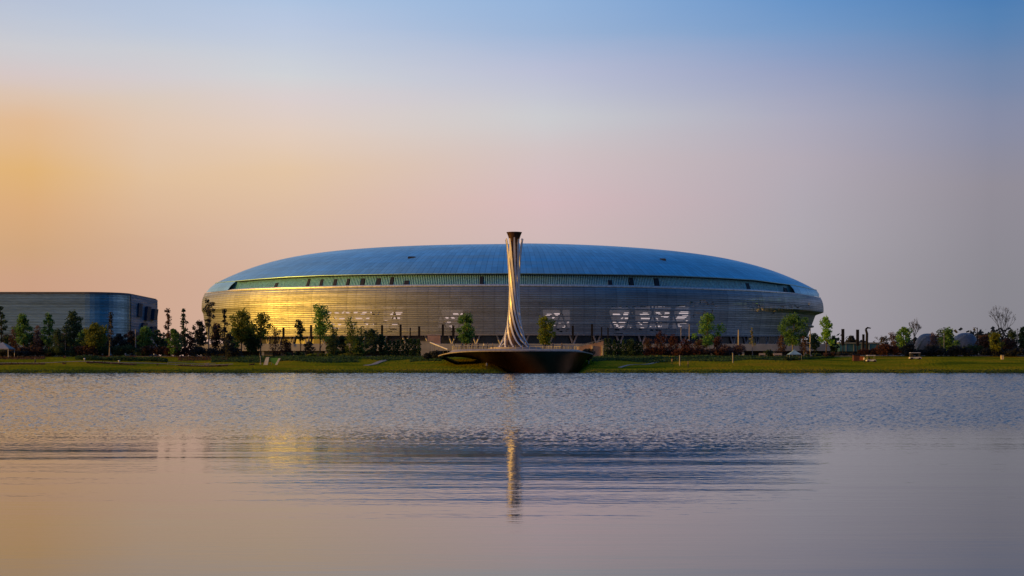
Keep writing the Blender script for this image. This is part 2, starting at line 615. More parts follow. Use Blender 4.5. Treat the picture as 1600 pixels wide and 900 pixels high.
mxg = tg.nodes.new('ShaderNodeMix')
mxg.data_type = 'RGBA'
mxg.blend_type = 'MULTIPLY'
mxg.inputs['Factor'].default_value = 0.7
tg.links.new(rp.outputs[0], mxg.inputs[6])
rp2 = tg.nodes.new('ShaderNodeValToRGB')
rp2.color_ramp.elements[0].position = 0.3
rp2.color_ramp.elements[0].color = (0.45, 0.45, 0.45, 1)
rp2.color_ramp.elements[1].position = 0.65
rp2.color_ramp.elements[1].color = (1.2, 1.2, 1.2, 1)
tg.links.new(n2.outputs[0], rp2.inputs[0])
tg.links.new(rp2.outputs[0], mxg.inputs[7])
tg.links.new(mxg.outputs[2], bg.inputs['Base Color'])
bg.inputs['Roughness'].default_value = 0.95
bg.inputs['Specular IOR Level'].default_value = 0.0
bpn = tg.nodes.new('ShaderNodeBump')
bpn.inputs['Distance'].default_value = 0.5
tg.links.new(n2.outputs[0], bpn.inputs['Height'])
tg.links.new(bpn.outputs[0], bg.inputs['Normal'])

ys = [340, 345, 349, 350, 350.6, 351.2, 352.5, 354, 356, 358, 360, 363, 366, 369, 372, 375, 378, 380, 384, 388, 392, 396, 400, 410, 430, 470, 560, 800, 1500, 3500, 9000]
xs = [-6000, -2000, -800, -400] + list(np.arange(-260, 261, 4.0)) + [400, 800, 2000, 6000]
mb = MB()
mb.grid([[(x, y + (0.5 * math.sin(x * .23) + .3 * math.sin(x * .71) if y < 352 else 0), gz(x, y)) for x in xs] for y in ys])
tag(mb.build('ground', mg, smooth=True), kind='structure')

# a lake, wind-ruffled beyond ~60 m and nearly calm with a slow swell before that
mw, tw, bw = new_mat('lake_water')
bw.inputs['Base Color'].default_value = (0.045, 0.088, 0.115, 1)
bw.inputs['IOR'].default_value = 1.333
g = tw.nodes.new('ShaderNodeNewGeometry')
s = tw.nodes.new('ShaderNodeSeparateXYZ')
tw.links.new(g.outputs['Position'], s.inputs[0])


def wnoise(scale, detail=2.0, rot=0.0, rough=0.5):
    mp = tw.nodes.new('ShaderNodeMapping')
    mp.inputs['Scale'].default_value = scale
    mp.inputs['Rotation'].default_value = (0, 0, rot)
    tw.links.new(g.outputs['Position'], mp.inputs['Vector'])
    n = tw.nodes.new('ShaderNodeTexNoise')
    n.inputs['Scale'].default_value = 1.0
    n.inputs['Detail'].default_value = detail
    n.inputs['Roughness'].default_value = rough
    tw.links.new(mp.outputs[0], n.inputs['Vector'])
    return n.outputs[0]


edge = wnoise((0.05, 0.25, 1), 3)
yy = math_node(tw, 'ADD', s.outputs[1], math_node(tw, 'MULTIPLY', math_node(tw, 'SUBTRACT', edge, 0.5), 16.0))
zr = tw.nodes.new('ShaderNodeMapRange')
zr.interpolation_type = 'SMOOTHSTEP'
zr.inputs['From Min'].default_value = 50.0
zr.inputs['From Max'].default_value = 66.0
tw.links.new(yy, zr.inputs[0])
ruf = zr.outputs[0]
swell = math_node(tw, 'MULTIPLY', wnoise((0.075, 0.46, 1), 1.0, 0.06), 0.021)
swell2 = math_node(tw, 'MULTIPLY', wnoise((0.16, 1.3, 1), 3.0, -0.05, 0.6), 0.0085)
tiny = math_node(tw, 'MULTIPLY', wnoise((1.4, 4.5, 1), 2.0), 0.0030)
gust = tw.nodes.new('ShaderNodeMapRange')
gust.inputs['From Min'].default_value = 0.35
gust.inputs['From Max'].default_value = 0.65
gust.inputs['To Min'].default_value = 0.45
gust.inputs['To Max'].default_value = 1.5
tw.links.new(wnoise((0.05, 0.09, 1), 2.0), gust.inputs[0])
near = math_node(tw, 'MULTIPLY', math_node(tw, 'ADD', math_node(tw, 'ADD', swell, swell2), tiny), gust.outputs[0])
# swell dies away towards the camera
cr = tw.nodes.new('ShaderNodeMapRange')
cr.inputs['From Min'].default_value = 14.0
cr.inputs['From Max'].default_value = 34.0
cr.inputs['To Min'].default_value = 0.15
tw.links.new(s.outputs[1], cr.inputs[0])
near = math_node(tw, 'MULTIPLY', near, cr.outputs[0])
chop = math_node(tw, 'MULTIPLY', wnoise((0.8, 2.0, 1), 3.0, 0.1, 0.55), 0.014)
chop = math_node(tw, 'MULTIPLY', chop, ruf)
h = math_node(tw, 'ADD', near, chop)
bp = tw.nodes.new('ShaderNodeBump')
bp.inputs['Strength'].default_value = 1.0
bp.inputs['Distance'].default_value = 1.0
tw.links.new(h, bp.inputs['Height'])
tw.links.new(bp.outputs[0], bw.inputs['Normal'])
rr = tw.nodes.new('ShaderNodeMapRange')
rr.inputs['To Min'].default_value = 0.045
rr.inputs['To Max'].default_value = 0.10
tw.links.new(ruf, rr.inputs[0])
tw.links.new(rr.outputs[0], bw.inputs['Roughness'])
# the lake surface itself: real wavelets in the wind-ruffled part
ycoord = np.concatenate([[-3000, -200, 0.5, 6, 12, 16, 20], np.arange(22, 45, 0.1), np.arange(45, 115, 0.12), np.arange(115, 349.5, 0.34), [350, 354, 358, 362, 366, 372, 378, 384]])
cu = np.concatenate([[-1], np.linspace(-1, 1, 761), [1]])
YY = np.repeat(ycoord[:, None], len(cu), 1)
half = np.clip(np.maximum(ycoord, 30) * 0.46, 20, 175)[:, None]
XX = cu[None, :] * half
XX[:, 0] = -6000
XX[:, -1] = 6000
nr = np.random.default_rng(4)
HH = np.zeros_like(XX)
fadeS = np.clip((135 - YY) / 40, 0, 1)
for k in range(76):
    short = k < 38
    lam = 0.38 * (0.85 / 0.38) ** nr.random() if short else 0.75 * (1.7 / 0.75) ** nr.random()
    th_ = nr.normal(0, 0.5)
    kx, ky = 2 * math.pi / lam * math.sin(th_), 2 * math.pi / lam * math.cos(th_)
    HH += 0.14 * lam * 0.0047 * np.sin(kx * XX + ky * YY + nr.random() * 6.28) * (fadeS if short else (1 - fadeS * .93))
wn = nr.normal(0, 1, XX.shape)
wn = .15 * np.roll(wn, 1, 1) + .7 * wn + .15 * np.roll(wn, -1, 1)
calm = np.clip((YY - 22) / 14, 0, 1)
calm = wn * 0.0008 * calm * np.clip((352 - YY) / 3, 0, 1)
HH += wn * (0.095 * np.clip(np.gradient(ycoord), 0.02, 0.34))[:, None]
env = np.zeros_like(XX)
for k in range(5):
    lam = 30 + 70 * nr.random()
    env += np.sin(XX / lam * 2.1 + YY / lam * 5 + nr.random() * 6)
edge_y = YY + 2.2 * np.sin(XX * .05 + 1) + 1.6 * np.sin(XX * .17) + 2.2 * env
kk = np.clip((edge_y - 50) / 24, 0, 1)
kk = kk * kk * (3 - 2 * kk) * np.clip((352 - YY) / 3, 0, 1) * (1 + 0.04 * env)
kk[:, 0] = kk[:, 1] = kk[:, -1] = kk[:, -2] = 0
HH *= kk
calm[:, 0] = calm[:, 1] = calm[:, -1] = calm[:, -2] = 0
HH += calm
ni, nj = XX.shape
co_ = np.stack([XX, YY, HH], -1).reshape(-1, 3).astype(np.float32)
ii = np.arange(ni * nj).reshape(ni, nj)
quads = np.stack([ii[:-1, :-1], ii[:-1, 1:], ii[1:, 1:], ii[1:, :-1]], -1).reshape(-1, 4)
me = bpy.data.meshes.new('lake_water')
me.vertices.add(len(co_))
me.vertices.foreach_set('co', co_.ravel())
me.loops.add(quads.size)
me.loops.foreach_set('vertex_index', quads.ravel().astype(np.int32))
me.polygons.add(len(quads))
me.polygons.foreach_set('loop_start', np.arange(0, quads.size, 4, dtype=np.int32))
me.update(calc_edges=True)
me.polygons.foreach_set('use_smooth', np.ones(len(quads), dtype=bool))
me.materials.append(mw)
me.validate()
lo_ = bpy.data.objects.new('lake_water', me)
C.objects.link(lo_)
tag(lo_, kind='structure')

# far wood
rng = random.Random(5)


def leaf_quads(mb, pts, size, rng):
    for (x, y, z) in pts:
        a = rng.uniform(0, math.tau)
        t = rng.uniform(-0.9, 0.9)
        s_ = size * rng.uniform(0.6, 1.35)
        ux, uy, uz = math.cos(a) * s_, math.sin(a) * s_, rng.uniform(-.4, .4) * s_
        vx, vy, vz = -math.sin(a) * t * s_, math.cos(a) * t * s_, s_ * (1 - abs(t) * .5)
        o = len(mb.v)
        mb.v += [(x - ux, y - uy, z - uz), (x + vx * .8, y + vy * .8, z - vz * .7), (x + ux, y + uy, z + uz), (x - vx * .8, y - vy * .8, z + vz)]
        mb.f.append((o, o + 1, o + 2, o + 3))


mb = MB()
pts = []
for i in range(15000):
    x = rng.uniform(-420, 420)
    y = rng.uniform(800, 900)
    top = 11 + 4 * math.sin(x * .05) + 3 * math.sin(x * .13 + 2) + 2 * math.sin(x * .41)
    if abs(x) < 180:
        top = 9
    pts.append((x, y, 4 + (top - 0) * rng.random() ** .8))
leaf_quads(mb, pts, 1.3, rng)
tag(mb.build('distant_wood', LM['black']), 'dark band of distant woodland on the horizon behind the park', kind='stuff')

# promenade paving and small lawn paths
def ribbon(name, pts, w, m, lift=0.03, kind='structure'):
    mb = MB()
    rows = []
    for i, (x, y) in enumerate(pts):
        a = Vector(pts[max(0, i - 1)])
        b = Vector(pts[min(len(pts) - 1, i + 1)])
        d = (b - a).normalized()
        n = Vector((-d.y, d.x))
        p = Vector((x, y))
        rows.append([(q.x, q.y, gz(q.x, q.y) + lift) for q in (p - n * w / 2, p, p + n * w / 2)])
    mb.grid(rows)
    # thickness so that it reads as a slab
    o = mb.build(name, m)
    so_ = o.modifiers.new('slab', 'SOLIDIFY')
    so_.thickness = 0.08
    so_.offset = -1
    o['kind'] = kind
    return o


ribbon('promenade_paving', [(x, 402 + 1.5 * math.sin(x * .02)) for x in range(-260, 261, 5)], 5.0, M_path, 0.06)
ribbon('lawn_path', [(X(572 + 3.2 * i, 362 + 2.2 * i), 362 + 2.2 * i) for i in range(0, 12)], 1.5, M_path, 0.03)
ribbon('lakeside_path', [(X(968 + 7 * i, 357 + 30 * (i / 14.0) ** .8), 357 + 30 * (i / 14.0) ** .8) for i in range(0, 15)], 1.0, M_path, 0.03)
ribbon('kerb_line', [(x, 373.5) for x in range(-230, -70, 4)], 0.5, M_kerb, 0.05)


# ------------------------------------------------------------------ stadium
A0, B0, YC = 158.2, 130.0, 728.0
SX = 0.3


def lookup(tab):
    xs_ = [a for a, _ in tab]
    ys_ = [b for _, b in tab]
    return lambda v: float(np.interp(v, xs_, ys_))


eave_py = lookup([(320, 446), (345, 441.5), (375, 439), (400, 436.7), (450, 433.2), (500, 431), (560, 429.6), (650, 428.2), (800, 427.6), (900, 428.4), (1000, 430), (1060, 431.6), (1120, 434.2), (1180, 438), (1240, 446), (1286, 456)])
rim_py = lookup([(318, 458), (340, 456), (365, 453), (400, 451), (450, 449.4), (500, 448.2), (560, 447), (650, 446), (800, 445.3), (900, 446), (1000, 447.6), (1060, 449.3), (1120, 451.3), (1180, 453.5), (1240, 458), (1287, 466)])


def ell(s, t):
    return SX + A0 * s * math.cos(t), YC + B0 * s * math.sin(t)


def front(t):
    """mirror the back half onto the front half"""
    return t if math.sin(t) <= 0 else -t


def ease(v):
    v = min(1, max(0, v))
    return v * v * (3 - 2 * v)


def s_eave(t):
    c = math.cos(t)
    return 0.963 + (0.017 if c > 0 else -0.006) * abs(c) ** 6


def s_rim(t):
    c = math.cos(t)
    return 0.989 + (0.001 * c ** 4 if c > 0 else 0)


def z_from(py_fn, s_, t):
    t = front(t)
    x, y = ell(s_, t)
    return Z(py_fn(800 + x * F / y), y)


def z_eave(t):
    return z_from(eave_py, s_eave(t), t)


def z_rim(t):
    return z_from(rim_py, s_rim(t), t)


def px_of(s_, t):
    x, y = ell(s_, front(t))
    return 800 + x * F / y


def open_amt(t):
    """1 where the recessed band is open, 0 at the closed tips"""
    if math.sin(t) > 0.12:
        return 0.0
    p = px_of(s_eave(t), t)
    return min(ease((p - 366) / 16.0), ease((1246 - p) / 60.0))


NT = 960
TS = [2 * math.pi * k / NT for k in range(NT)]

stad = thing('stadium', (0, 0, 0), 'huge oval stadium clad in silver metal with a low domed roof, behind the torch tower', 'stadium')

# facade profile -------------------------------------------------------
NR = 25


def fac_point(v, t, zig=True):
    """v 0 bottom .. 1 rim"""
    c = abs(math.cos(t))
    side = ease((c - 0.62) / 0.38)
    if math.cos(t) < 0:
        side *= .2
    zb = 14.4 + 1.2 * side
    zt = z_rim(t)
    z = zb + (zt - zb) * v
    # plan scale: nearly upright in front, bulging and undercut at the ends
    sb = 0.992 * (1 - side) + 0.950 * side
    if v < 0.52:
        s_ = sb + (0.975 - sb) * 0 * v + side * (0.024) * (v / 0.52) + (1 - side) * 0.008 * (v / .52)
    elif v < 0.62:
        k = (v - 0.52) / 0.10
        a = sb + side * 0.024 + (1 - side) * .008
        s_ = a + (1.0 - a) * ease(k)
    else:
        k = (v - 0.62) / 0.38
        s_ = 1.0 - (1.0 - s_rim(t)) * k ** 3.0
    return s_, z


HOLES = []      # (px0, px1, py0, py1)


def H(*a):
    HOLES.append(a)


for q in [(512, 517, 487.5, 490.5), (523, 529, 487, 491), (534, 537, 486, 491), (541, 546, 487, 491), (552, 558, 487, 490.5), (565, 571, 487.5, 491), (580, 584, 487, 493), (590, 592, 487, 492),
          (520, 525, 495, 498), (530, 538, 496, 500), (545, 550, 495, 499), (556, 566, 496, 500), (572, 577, 495, 499), (515, 520, 503, 507), (528, 533, 504, 508), (548, 556, 503, 507),
          (570, 574, 503, 508), (583, 588, 504, 508), (520, 530, 512, 515), (548, 555, 511, 515),
          (610, 626, 488, 493), (611, 624, 495.5, 498), (612, 622, 504, 508), (607, 618, 512, 515), (604, 612, 517, 519), (600, 604, 500, 503),
          (696, 700, 495, 498), (697, 703, 503, 506), (704, 710, 509, 513), (704, 711, 516, 519), (696, 699, 503, 507), (708, 716, 489.5, 492.5), (719, 727, 489.5, 492.5), (706, 710, 496, 499), (722, 728, 496, 498),
          (852, 860, 490.5, 493), (866, 877, 489.5, 493), (862, 865, 496, 498), (872, 876, 503.5, 507), (885, 888, 503, 507), (879, 883, 509, 513), (870, 874, 514, 518), (884, 887, 514, 518), (866, 869, 507, 511), (874, 878, 517, 520), (892, 894, 498, 501),
          (957, 968, 489, 493.5), (974, 981, 488, 492), (986.5, 989.5, 488, 491), (976, 983, 495, 498.5), (970, 972, 496.5, 498.5), (956, 962, 501, 507), (966, 976, 502, 506), (977, 979, 501, 504),
          (962, 966, 508, 511), (967, 973, 509, 512), (960, 967, 514, 516.5), (974, 977, 512, 515), (985, 987, 511, 515), (960, 966, 519, 521), (968, 974, 519, 521),
          (1000, 1014, 489, 494), (1001, 1016, 496.5, 499.5), (998.5, 1001.5, 504, 508), (1004, 1012, 502.5, 506), (999, 1004, 511, 516), (1015.5, 1018, 509.5, 512), (1015, 1020, 515, 517),
          (1028, 1034, 488, 495), (1037.5, 1046, 488, 492), (1038, 1045, 492, 496), (1024.5, 1027, 496, 498.5), (1024, 1028, 501, 505), (1031, 1034, 502, 505), (1024, 1030, 508.5, 512), (1032, 1034, 508, 511), (1024, 1031, 514.5, 517), (1039, 1041, 502, 504), (1042, 1046, 513, 515.5),
          (1061, 1075, 487, 491.5), (1057, 1072, 493, 498.5), (1057, 1067, 501, 506), (1069, 1073, 501, 505), (1058, 1063, 507.5, 510), (1082, 1084, 490, 496), (1087, 1095, 469, 478), (1099, 1106, 469, 478), (1110, 1113, 472, 478), (1115, 1117, 474, 480),
          (1058, 1070, 476, 479), (1074, 1080, 470, 478), (1086, 1094, 487, 490), (1098, 1101, 486, 492), (1103, 1107, 488, 491), (1111, 1113, 484, 491),
          (1172, 1181, 473.5, 481), (1183, 1187, 475.5, 480), (1181, 1185, 483, 487), (1189, 1193, 481, 485), (1207, 1210, 485, 490), (1216, 1218, 481, 484), (1220, 1225, 478.5, 481.5), (1232, 1238, 477.5, 481), (1243, 1246, 476, 482), (1262, 1265, 473, 478)]:
    H(*q)
for a in range(1000, 1052, 9):
    H(a, a + 7, 478, 479.6)
for a in range(955, 1000, 11):
    H(a, a + 4, 478.5, 479.6)

cells = {}


def is_hole(px, py):
    for n_, (a, b, c, d) in enumerate(HOLES):
        px2 = px + (py - (c + d) / 2) * (1.1, -.9, .5, -1.3, .2)[n_ % 5] * (1 if d - c > 1.7 else 0)
        if a <= px2 <= b and c <= py <= d:
            return True
    return False


HSUB = 3     # sub-rows per course
rows = []
nv = NR * HSUB
NF = 2880
TF = [2 * math.pi * k / NF for k in range(NF)]
# radial wobble between big facade panels makes reflections uneven
prng = random.Random(9)
pan = [[prng.uniform(-1, 1) for _ in range(240)] for _ in range(NR + 1)]
coltab = []
for k in range(NF):
    t = TF[k]
    coltab.append(t)
P = []
for i in range(nv + 1):
    v = i / nv
    course = min(NR - 1, i // HSUB)
    ph = (i - course * HSUB) / HSUB
    row = []
    for k in range(0, NF):
        t = TF[k]
        if math.sin(t) > 0.35 and k % 6:
            row.append(None)
            continue
        s_, z = fac_point(v, t)
        # each course leans out a little at its foot
        out = 0.09 * (1 - ph) if ph > 0 or i == 0 else 0.0
        x, y = ell(s_, t)
        nx, ny = math.cos(t) / A0, math.sin(t) / B0
        ln = math.hypot(nx, ny)
        row.append((x + nx / ln * out, y + ny / ln * out, z))
    P.append(row)
mb = MB()
idx = {}
for i, row in enumerate(P):
    for k, p in enumerate(row):
        if p is not None:
            idx[(i, k)] = len(mb.v)
            mb.v.append(p)
for i in range(nv):
    ks = [k for k in range(NF) if P[i][k] is not None]
    for a, k in enumerate(ks):
        k2 = ks[(a + 1) % len(ks)]
        tm = TF[k]
        x, y, z = P[i][k]
        if math.sin(tm) > 0.0:
            # unseen far side cut open so bright sky shows through the front holes
            pb = 800 + x * F / y
            if z > 19.5 and math.sin(tm) > 0.12 and any(a_ < pb < b_ for a_, b_ in ((508, 588), (600, 630), (690, 732), (850, 892), (953, 988), (996, 1050), (1055, 1079))):
                continue
        elif i % HSUB != 2:
            if is_hole(800 + x * F / y, HOR - (z + .15 - CAMH) * F / y):
                continue
        mb.f.append((idx[(i, k)], idx[(i, k2)], idx[(i + 1, k2)], idx[(i + 1, k)]))
fac = mb.build('facade', M_fac, stad)

# pale panels added in the highest openings, standing in for bright sky behind
for a_, b_, c_, d_ in HOLES:
    if (c_ + d_) / 2 > 482.5 or a_ < 1070:
        continue
    best = []
    for tt in TF:
        if math.sin(tt) > 0:
            continue
        p_ = px_of(1.0, tt)
        if a_ - 1.5 <= p_ <= b_ + 1.5:
            best.append(tt)
    if not best:
        continue
    t0_, t1_ = min(best), max(best)
    pts4 = []
    for tt, pp in ((t0_, d_ + 1), (t1_, d_ + 1), (t1_, c_ - 1), (t0_, c_ - 1)):
        z_ = Z(pp, ell(.99, tt)[1])
        v_ = min(1, max(0, (z_ - fac_point(0, tt)[1]) / (fac_point(1, tt)[1] - fac_point(0, tt)[1])))
        x, y = ell(fac_point(v_, tt)[0] - .006, tt)
        pts4.append((x, y, z_))
    o_ = MB().add(pts4, [(0, 1, 2, 3)]).build('sky_stand_in', M_white, stad)
    m_ = o_.modifiers.new('t', 'SOLIDIFY')
    m_.thickness = .2

# bright coping along the rim of the facade
mb = MB()
rowsP = [[], [], [], []]
for t in TS:
    s_, z = s_rim(t), z_rim(t)
    for r_, (ds, dz) in zip(rowsP, ((0.004, -0.55), (0.0055, 0.25), (-0.004, 0.45), (-0.02, 0.25))):
        o_ = .25 + .75 * open_amt(t)
        x, y = ell(s_ + ds * o_, t)
        r_.append((x, y, z + dz * o_))
mb.grid(rowsP, closed=True)
mb.build('rim_coping', M_rim, stad, smooth=True)

# ledge + recessed louvred band
mb = MB()
ledge, lo, hi, sof = [], [], [], []
for t in TS:
    o_ = open_amt(t)
    ledge.append((*ell(s_rim(t) - 0.018, t), z_rim(t) + 0.2))
    lo.append((*ell(s_rim(t) - 0.022 - 0.004 * o_, t), z_rim(t) + 0.15))
    hi.append((*ell(s_eave(t) - 0.004 - 0.016 * o_, t), z_eave(t) - 0.15 - 0.75 * o_))
mb.grid([ledge, lo, hi], closed=True)
mb.build('band_wall', M_bandglass, stad)
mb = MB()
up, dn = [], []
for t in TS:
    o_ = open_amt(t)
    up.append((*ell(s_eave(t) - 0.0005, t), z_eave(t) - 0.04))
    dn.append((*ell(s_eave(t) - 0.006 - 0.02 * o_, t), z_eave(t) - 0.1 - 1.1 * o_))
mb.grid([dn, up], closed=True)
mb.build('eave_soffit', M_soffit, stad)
mb = MB()
k = 0
for j in range(620):
    t = math.pi + math.pi * (j + .5) / 620.0
    if open_amt(t) < 0.5:
        continue
    lean = 0.010 * math.cos(t)
    x0, y0 = ell(s_rim(t) - 0.019, t)
    x1, y1 = ell(s_eave(t) - 0.010, t + lean)
    z0, z1 = z_rim(t) + .1, z_eave(t) - 0.35
    nx, ny = math.cos(t), math.sin(t)
    tx, ty = -ny, nx
    w = 0.13
    bot = [(x0 - tx * w, y0 - ty * w, z0), (x0 + tx * w, y0 + ty * w, z0), (x0 + tx * w - nx * .5, y0 + ty * w - ny * .5, z0), (x0 - tx * w - nx * .5, y0 - ty * w - ny * .5, z0)]
    top = [(x1 - tx * w, y1 - ty * w, z1), (x1 + tx * w, y1 + ty * w, z1), (x1 + tx * w - nx * .5, y1 + ty * w - ny * .5, z1), (x1 - tx * w - nx * .5, y1 - ty * w - ny * .5, z1)]
    mb.hexa(bot, top)
mb.build('band_fins', M_fin, stad)


def t_at_px(px, s_):
    best, bt = 1e9, 0
    for k in range(4000):
        t = math.pi + math.pi * k / 4000.0
        x, y = ell(s_, t)
        e_ = abs(800 + x * F / y - px)
        if e_ < best:
            best, bt = e_, t
    return bt


for px_, w_, f_ in [(432, 5, .6), (482, 5, .9), (503, 5, .8), (524, 6, .8), (544, 5, .8), (567, 6, .8), (592, 7, .8), (612, 6, .9), (636, 8, .5), (752, 6, .9), (953, 7, .6), (986, 7, .9), (1026, 7, .9), (1168, 6, .8), (1226, 7, .9)]:
    t = t_at_px(px_, 0.965)
    dt = w_ * (YC - B0) / F / A0 / 2 / max(.35, abs(math.sin(t)))
    lean = 0.010 * math.cos(t)
    mb = MB()
    bot, top = [], []
    for tt, ds in ((t - dt, 0.0015), (t + dt, 0.0015), (t + dt, -0.006), (t - dt, -0.006)):
        zt = z_rim(tt) + .25 + (z_eave(tt) - z_rim(tt) - .9) * f_
        bot.append((*ell(s_rim(tt) - 0.0185 + ds, tt), z_rim(tt) + .25))
        sc_ = s_rim(tt) - .0185 + (s_eave(tt) - 0.010 - s_rim(tt) + .0185) * f_
        top.append((*ell(sc_ + ds, tt + lean * f_), zt))
    mb.hexa(bot, top)
    mb.build('vent_opening', M_dark, stad)

# roof shell -----------------------------------------------------------
mb = MB()
NS = 30
rows = []
SI = 0.40


def roof_pt(u, t):
    """u 1 at the eave .. 0 at the oculus"""
    se = s_eave(t)
    s_ = SI + (se - SI) * u
    zc = 58.1 - (2.0 * math.cos(t) ** 2 if math.cos(t) > 0 else 0.3)
    ze = z_eave(t)
    p = 3.0
    z = ze + (zc - ze) * (1 - u ** p)
    return (*ell(s_, t), z)


us = [1 - (i / NS) ** 1.6 for i in range(NS + 1)]
edge_row = [(*ell(s_eave(t) - 0.0005, t), z_eave(t) - 0.04) for t in TS]
rows = [edge_row, [(*ell(s_eave(t) + 0.001, t), z_eave(t) + 0.35) for t in TS]]
rows += [[roof_pt(u, t) for t in TS] for u in us[1:]]
inner = [(*ell(SI, t), 52.0) for t in TS]
mb.grid(rows + [inner], closed=True)
mb.build('roof_shell', M_roof, stad, smooth=True)
# smooth cladding that closes the band at both tips and round the back
mb = MB()
r0 = [(*ell(s_rim(t) - 0.003, t), z_rim(t) + 0.3) for t in TS]
r1 = [(*ell((s_rim(t) + s_eave(t)) / 2 + .0015, t), (z_rim(t) + z_eave(t)) / 2 + .1) for t in TS]
r2 = [(*ell(s_eave(t) + 0.0, t), z_eave(t) - 0.03) for t in TS]
mb.grid([r0, r1, r2], closed=True, skip=lambda i, j: open_amt(TS[j]) > 0.12 or open_amt(TS[(j + 1) % NT]) > .12)
mb.build('tip_cladding', M_roof, stad, smooth=True)
# two roof hatches
for px_, u in ((644, .80), (1034, .80)):
    t = t_at_px(px_, 0.85)
    x, y, z = roof_pt(u, t)
    mb = MB()
    mb.hexa([(x - 1.8, y - .9, z - .8), (x + 1.8, y - .9, z - .8), (x + 1.8, y + .9, z - .2), (x - 1.8, y + .9, z - .2)],
            [(x - 1.8, y - .8, z - .1), (x + 1.8, y - .8, z - .1), (x + 1.7, y + .8, z + .45), (x - 1.7, y + .8, z + .45)])
    mb.build('roof_hatch', M_soffit, stad)
# seating bowl + gallery decks inside
mb = MB()
mb.grid([[(*ell(.90, t), 17.5) for t in TS[::8]], [(*ell(.55, t), 11.5) for t in TS[::8]], [(*ell(.5, t), 10.2) for t in TS[::8]]], closed=True)
mb.build('seating_bowl', M_grey, stad)
for zz in (20.5, 25.6, 30.2):
    mb = MB()
    mb.grid([[(*ell(.93, t), zz) for t in TS[::6]], [(*ell(.97, t), zz) for t in TS[::6]], [(*ell(.97, t), zz - .5) for t in TS[::6]], [(*ell(.93, t), zz - .5) for t in TS[::6]], [(*ell(.93, t), zz) for t in TS[::6]]], closed=True)
    mb.build('gallery_deck', M_grey, stad)
# recessed glazed base
mb = MB()
mb.grid([[(*ell(.955 - .03 * ease((abs(math.cos(t)) - .55) / .45), t), 9.6) for t in TS[::6]], [(*ell(.955 - .03 * ease((abs(math.cos(t)) - .55) / .45), t), 17.2) for t in TS[::6]]], closed=True)
mb.build('base_glazing', M_glassbase, stad)
# soffit under the facade skirt
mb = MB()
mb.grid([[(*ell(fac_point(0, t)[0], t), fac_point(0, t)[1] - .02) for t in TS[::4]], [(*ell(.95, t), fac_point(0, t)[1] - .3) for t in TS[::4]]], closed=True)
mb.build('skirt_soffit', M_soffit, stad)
mb = MB()
mb.grid([[(*ell(fac_point(0, t)[0] + .0012, t), fac_point(0, t)[1] - .5) for t in TS[::4]], [(*ell(fac_point(0, t)[0] + .0012, t), fac_point(0, t)[1] + .1) for t in TS[::4]]], closed=True)
mb.build('skirt_edge', M_grey, stad)
# raking columns
rc = random.Random(3)
for j in range(46):
    t = math.pi + math.pi * (j + .5) / 46
    for sg in (-1, 1):
        mb = MB()
        q_ = .966 - .045 * ease((abs(math.cos(t)) - .5) / .5)
        x0, y0 = ell(q_, t)
        x1, y1 = ell(q_, t + sg * .055)
        xm, ym = ell(q_, t + sg * .055 * .45)
        mb.tube([(x0, y0, 9.9), (xm, ym, 20.0), (x1, y1, 33)], [.42, .38, .32], 6)
        mb.build('raking_column', M_colm, stad)

# ------------------------------------------------------------------ podium
pod = thing('podium', (0, 0, 0), 'long low podium with a pale parapet band above dark openings, under the stadium', 'podium')
PY = 566.0


def pod_front(x):
    return PY + (x / 150.0) ** 2 * 14


xs_p = [X(300, PY) + (X(1312, PY) - X(300, PY)) * i / 80 for i in range(81)]
mb = MB()
mb.grid([[(x, pod_front(x), 7.1) for x in xs_p], [(x, pod_front(x), 9.9) for x in xs_p], [(x, pod_front(x) + .5, 9.95) for x in xs_p], [(x, pod_front(x) + .5, 9.5) for x in xs_p], [(x, 900, 9.5) for x in xs_p]])
mb.grid([[(x, pod_front(x), 7.1) for x in xs_p], [(x, pod_front(x) + 9, 7.1) for x in xs_p]])
mb.build('parapet', M_conc, pod)
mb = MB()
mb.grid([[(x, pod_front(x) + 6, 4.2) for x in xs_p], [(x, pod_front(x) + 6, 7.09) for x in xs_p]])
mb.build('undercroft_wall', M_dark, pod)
for i in range(0, 80, 4):
    x = xs_p[i] + .8
    mb = MB()
    mb.box(x, pod_front(x) + .6, 4.0, x + .9, pod_front(x) + 1.4, 7.08)
    mb.build('pier', M_conc, pod)
# lighter infill bays at ground level left of the torch
for a, b, c in ((398, 420, 549), (433, 447, 549), (470, 500, 550), (505, 520, 551), (600, 660, 549)):
    mb = MB()
    x0, x1 = X(a, PY), X(b, PY)
    mb.box(x0, pod_front(x0) + 3, 4.0, x1, pod_front(x0) + 3.4, 6.9)
    mb.build('infill_panel', M_concw, pod)

